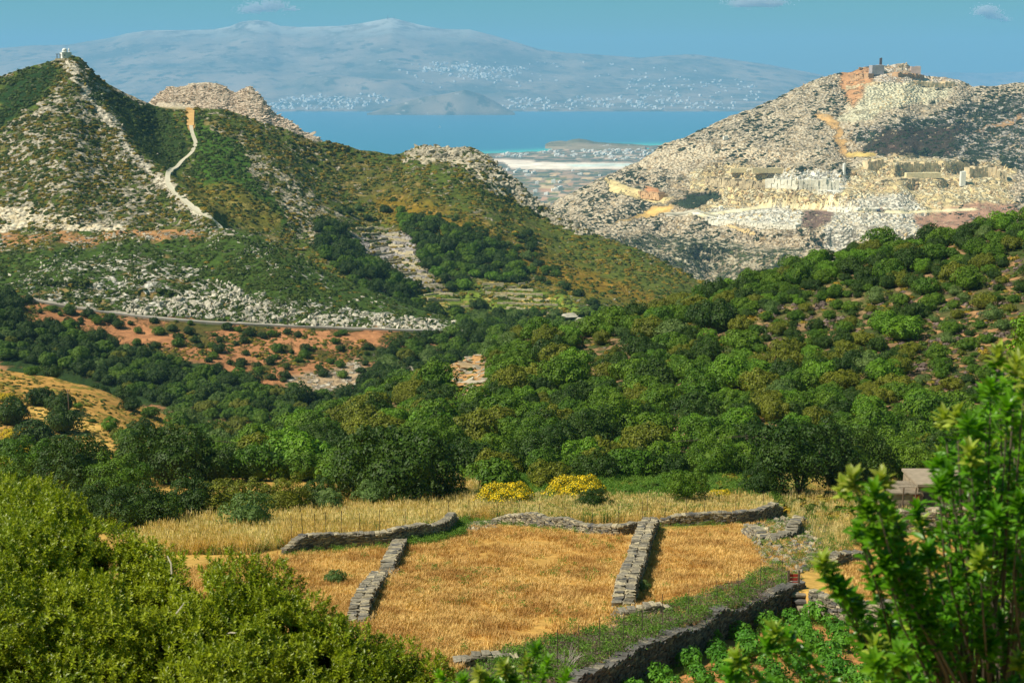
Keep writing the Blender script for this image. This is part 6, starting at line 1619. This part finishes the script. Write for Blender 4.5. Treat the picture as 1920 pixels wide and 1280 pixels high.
root = new_obj('evergreen_shrub', None, loc=at_dist(250, 1500, 9.3)); o0 = np.array(root.location)
pos = []; rot = []; scl = []
cores = []
for px, py, rp, d in LOBES:
    c = np.array(at_dist(px, py, d)); r_ = rp * d / FPX
    n = int(1500 * (rp / 100) ** 2)
    q = rb.normal(size=(n, 3)); q /= np.linalg.norm(q, axis=1, keepdims=True); q = q[(q[:, 1] < .5)]
    wob = 1 + .22 * fbm(q[:, 0] * 3 + px, q[:, 2] * 3 + q[:, 1] * 2, 5, 2)
    P = c + q * (r_ * wob * np.where(rb.uniform(size=len(q)) < .62, rb.uniform(.86, 1.06, len(q)), rb.uniform(.45, .86, len(q))))[:, None] * np.array([1, 1.3, 1])
    keep = fbm(P[:, 0] * 4, P[:, 2] * 5 + P[:, 1] * 3, 8, 2) > -.47
    P = P[keep]; q = q[keep]; pos.append(P - o0)
    up = q * .6 + np.array([0, 0, .75]) + rb.normal(size=q.shape) * .35; up /= np.linalg.norm(up, axis=1, keepdims=True)
    rot.append(np.stack([np.zeros(len(q)), np.arccos(np.clip(up[:, 2], -1, 1)), np.arctan2(up[:, 1], up[:, 0])], 1)); scl.append(np.repeat(rb.uniform(.8, 1.5, len(q))[:, None], 3, 1))
    cores.append((c - o0, r_))
pos = np.vstack(pos); rot = np.vstack(rot); scl = np.vstack(scl)
gn_scatter('foliage', pos, rot, scl, rb.integers(0, 4, len(pos)), SPR, None, parent=root)
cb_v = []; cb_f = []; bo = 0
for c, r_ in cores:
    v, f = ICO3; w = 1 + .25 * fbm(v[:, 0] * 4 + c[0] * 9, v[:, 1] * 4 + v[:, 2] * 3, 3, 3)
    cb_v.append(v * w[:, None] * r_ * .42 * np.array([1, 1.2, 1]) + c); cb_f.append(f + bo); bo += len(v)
new_obj('inner_shade_core', np_mesh('inner_shade_core', np.vstack(cb_v), [np.vstack(cb_f)], [simple_mat('painted_inner_shade', (.016, .028, .006), var=.6, scale=30)]), root)  # solid cores in near-black green: shade inside the shrub painted as colour
for k, (px, py, rp, d) in enumerate(LOBES[::2]):
    c = at_dist(px, py, d) - root.location
    b = MB(); b.tube([(c.x * .2, .3, -.3), Vector((c.x * .5, .2, c.z * .4)), c + Vector((0, 0, -.05))], [.03, .02, .008], 6); b.build('branch', TWIG, root)
for (ax, ay, bx, by) in [(314,1042,322,1076),(418,1190,442,1186),(345,1130,330,1150),(505,1265,580,1262)]:
    A = at_dist(ax, ay, 8.9) - root.location; B_ = at_dist(bx, by, 8.8) - root.location
    b = MB(); b.tube([A, (A + B_) / 2 + Vector((.01, 0, .01)), B_], [.004, .005, .005], 5); b.build('dry_twig', simple_mat('bleached_twig', (.55, .48, .38)), root)
tag(root, 'large out-of-focus yellow-green evergreen shrub filling the lower left corner', 'shrub')

def leafy_shrub(name, label, rootp, tips, leafL, seed, fillers=()):
    rr = random.Random(seed)
    base_ = at_dist(*rootp); root = new_obj(name, None, loc=base_); ML = []
    up = Vector((0, 0, 1))
    for (px, py, d, tipc, thick) in tips:
        T = at_dist(px, py, d) - base_
        mid = T * .55 + Vector((rr.uniform(-.06, .06), rr.uniform(-.05, .05), -.03)); pts = [Vector((0, 0, 0)), T * .25 + Vector((rr.uniform(-.05, .05), 0, -.06)), mid, T * .82 + Vector((rr.uniform(-.02, .02), 0, -.01)), T]
        b = MB(); b.tube(pts, [thick * 1.6, thick * 1.3, thick, thick * .6, thick * .3], 6); b.build('branch', TWIG, root, smooth=True)
        d4 = (pts[4] - pts[3]).normalized(); L4 = (pts[4] - pts[2]).length
        nL = rr.randint(26, 36)
        ax = (d4 * .6 + up * .6).normalized()
        rotm = up.rotation_difference(ax).to_matrix().to_4x4()
        Ms, Ls = rosette(nL, leafL, rr.randrange(9999), (.1, 1.25), leafL * .9)
        for M, l in zip(Ms, Ls): ML.append((Matrix.Translation(T - ax * leafL * .5) @ rotm @ M, l, tipc))
        for k in range(int(L4 / (leafL * .35))):      # side leaves down the twig
            t = rr.uniform(0, 1); c = pts[4].lerp(pts[2], t * .8)
            for _ in range(2):
                M = Matrix.Translation(c + Vector((rr.gauss(0, .006), rr.gauss(0, .006), 0))) @ Matrix.Rotation(rr.uniform(0, 6.28), 4, 'Z') @ Matrix.Rotation(-rr.uniform(0, 1.0), 4, 'Y') @ Matrix.Rotation(rr.uniform(-.6, .6), 4, 'X')
                ML.append((M, leafL * rr.uniform(.65, 1.1), False))
    ML.sort(key=lambda a: (a[0].translation + base_ - cam_loc).length)
    lm = {}
    for key, mt in ((True, L_FGT), (False, L_FGR)):
        f3 = np.array([f for f in LF if len(f) == 3]); f4 = np.array([f for f in LF if len(f) == 4]); lm[key] = np_mesh('leaf', LV, [f4, f3], [mt])
    def ispx(M):
        w = M.translation + base_; p = proj(w.x, w.y, w.z - CAMZ); return -20 < p[0] < 1940 and p[1] < 1300
    vis = [m_ for m_ in ML if ispx(m_[0])]; oth = [m_ for m_ in ML if not ispx(m_[0])]
    for M, l, tc_ in vis[:300]:
        o = new_obj('leaf', lm[tc_], root); o.matrix_local = M @ Matrix.Scale(l, 4)
    for key, mt in ((True, L_FGT), (False, L_FGR)):
        s = [m_ for m_ in vis[300:] + oth if m_[2] == key]
        if s:
            V, f3, f4 = leaves_np([m_[0] for m_ in s], [m_[1] for m_ in s]); o = new_obj('young_leaves' if key else 'leaves', np_mesh('leaves', V, [f4, f3], [mt]), root); o['kind'] = 'stuff'
    return tag(root, label, 'shrub')
rt = random.Random(4)
tips = [(1872,672,4.3,True,.006),(1905,690,4.2,True,.006),(1795,785,4.2,True,.006),(1770,790,4.3,True,.005),(1815,800,4.1,False,.006),(1850,740,4.4,False,.006),(1600,905,3.9,True,.005),(1585,920,4.0,True,.004),(1655,905,3.9,True,.006),(1640,930,3.8,False,.006),
        (1625,960,3.9,False,.006),(1660,960,3.9,False,.006),(1610,1000,4.0,False,.005),(1545,1060,4.0,True,.004),(1560,1090,4.0,False,.005),(1580,1110,4.0,False,.004),(1640,1010,3.9,False,.006),(1720,960,4.2,False,.006),
        (1760,880,4.3,False,.006),(1820,880,4.2,False,.007),(1455,1190,4.3,True,.004),(1445,1215,4.3,False,.005),(1385,1240,4.3,True,.004),(1375,1270,4.3,False,.004),(1700,1090,4.0,False,.005),(1740,1040,4.0,False,.006),(1690,1230,3.7,False,.006),
        (1640,1250,3.7,False,.005),(1600,1130,4.1,False,.004),(1660,1060,3.9,False,.005),(1480,1200,4.4,False,.004)]
for k in range(98):
    px = 1970 - 340 * rt.random() ** 1.25; lo = np.interp(px, [1590, 1640, 1720, 1800, 1880, 1960], [1180, 1000, 900, 790, 700, 650]); tips.append((px, rt.uniform(lo, 1330), rt.uniform(3.9, 5.2), rt.random() < .35, .005))
leafy_shrub('broadleaf_shrub', 'out-of-focus leafy shrub with fresh green whorls filling the lower right corner', (1860, 1560, 4.5), tips, .048, 9)
tips2 = [(1005,1222,5.2,False,.004),(985,1250,5.2,True,.004),(1025,1245,5.3,False,.004),(945,1255,5.0,True,.004),(960,1280,5.0,False,.004),(900,1268,5.0,True,.004),(870,1280,5.1,False,.004),(1015,1275,5.3,False,.004),(1060,1275,5.4,False,.004),(925,1290,5,False,.004),(830,1275,5.4,False,.004)]
leafy_shrub('low_shrub', 'small blurred green shoots poking up at the bottom edge left of centre', (960, 1420, 5.2), tips2, .044, 10)
# leafy tree at the right edge behind the shrub
yy = 26.0
for (px, top, rp, lab) in [(1945,590,70,'bright small-leaved tree cut by the right edge, above the shrub'), (1960,880,110,'shaded small-leaved tree cut by the right edge, behind the shrub')]:
    u, _ = ue(px, top + rp); x = float(u) * yy; zt = at_dist(px, top + rp, yy).z; gz_ = float(ground_z(x, yy)); Rm = rp * yy / FPX
    root = new_obj('poplar_tree', None, loc=(x, yy, gz_)); hh = zt - gz_
    me_ = crown_mesh('crown', F_BRIGHT, int(px), nl=40, total=4200, leaf=.05, flat=1.1, core=.6)
    c = new_obj('crown', me_, root, loc=(0, 0, hh - Rm)); c.scale = (Rm, Rm, Rm * 1.2)
    for f_, s_ in ((.68, 1.25), (.42, 1.45), (.16, 1.4)):
        c = new_obj('crown', me_, root, loc=(.1 * s_, .1, hh * f_ - Rm * .5)); c.scale = (Rm * s_, Rm * s_, Rm * 1.5); c.rotation_euler = (0, 0, f_ * 7)
    b = MB(); b.tube([(0, 0, -.3), (.05, 0, hh * .5), (0, 0, hh)], [.14, .10, .05], 7); b.build('trunk', BARK, root, smooth=True)
    tag(root, lab, 'tree', 'trees at the right edge'); yy = 22.0
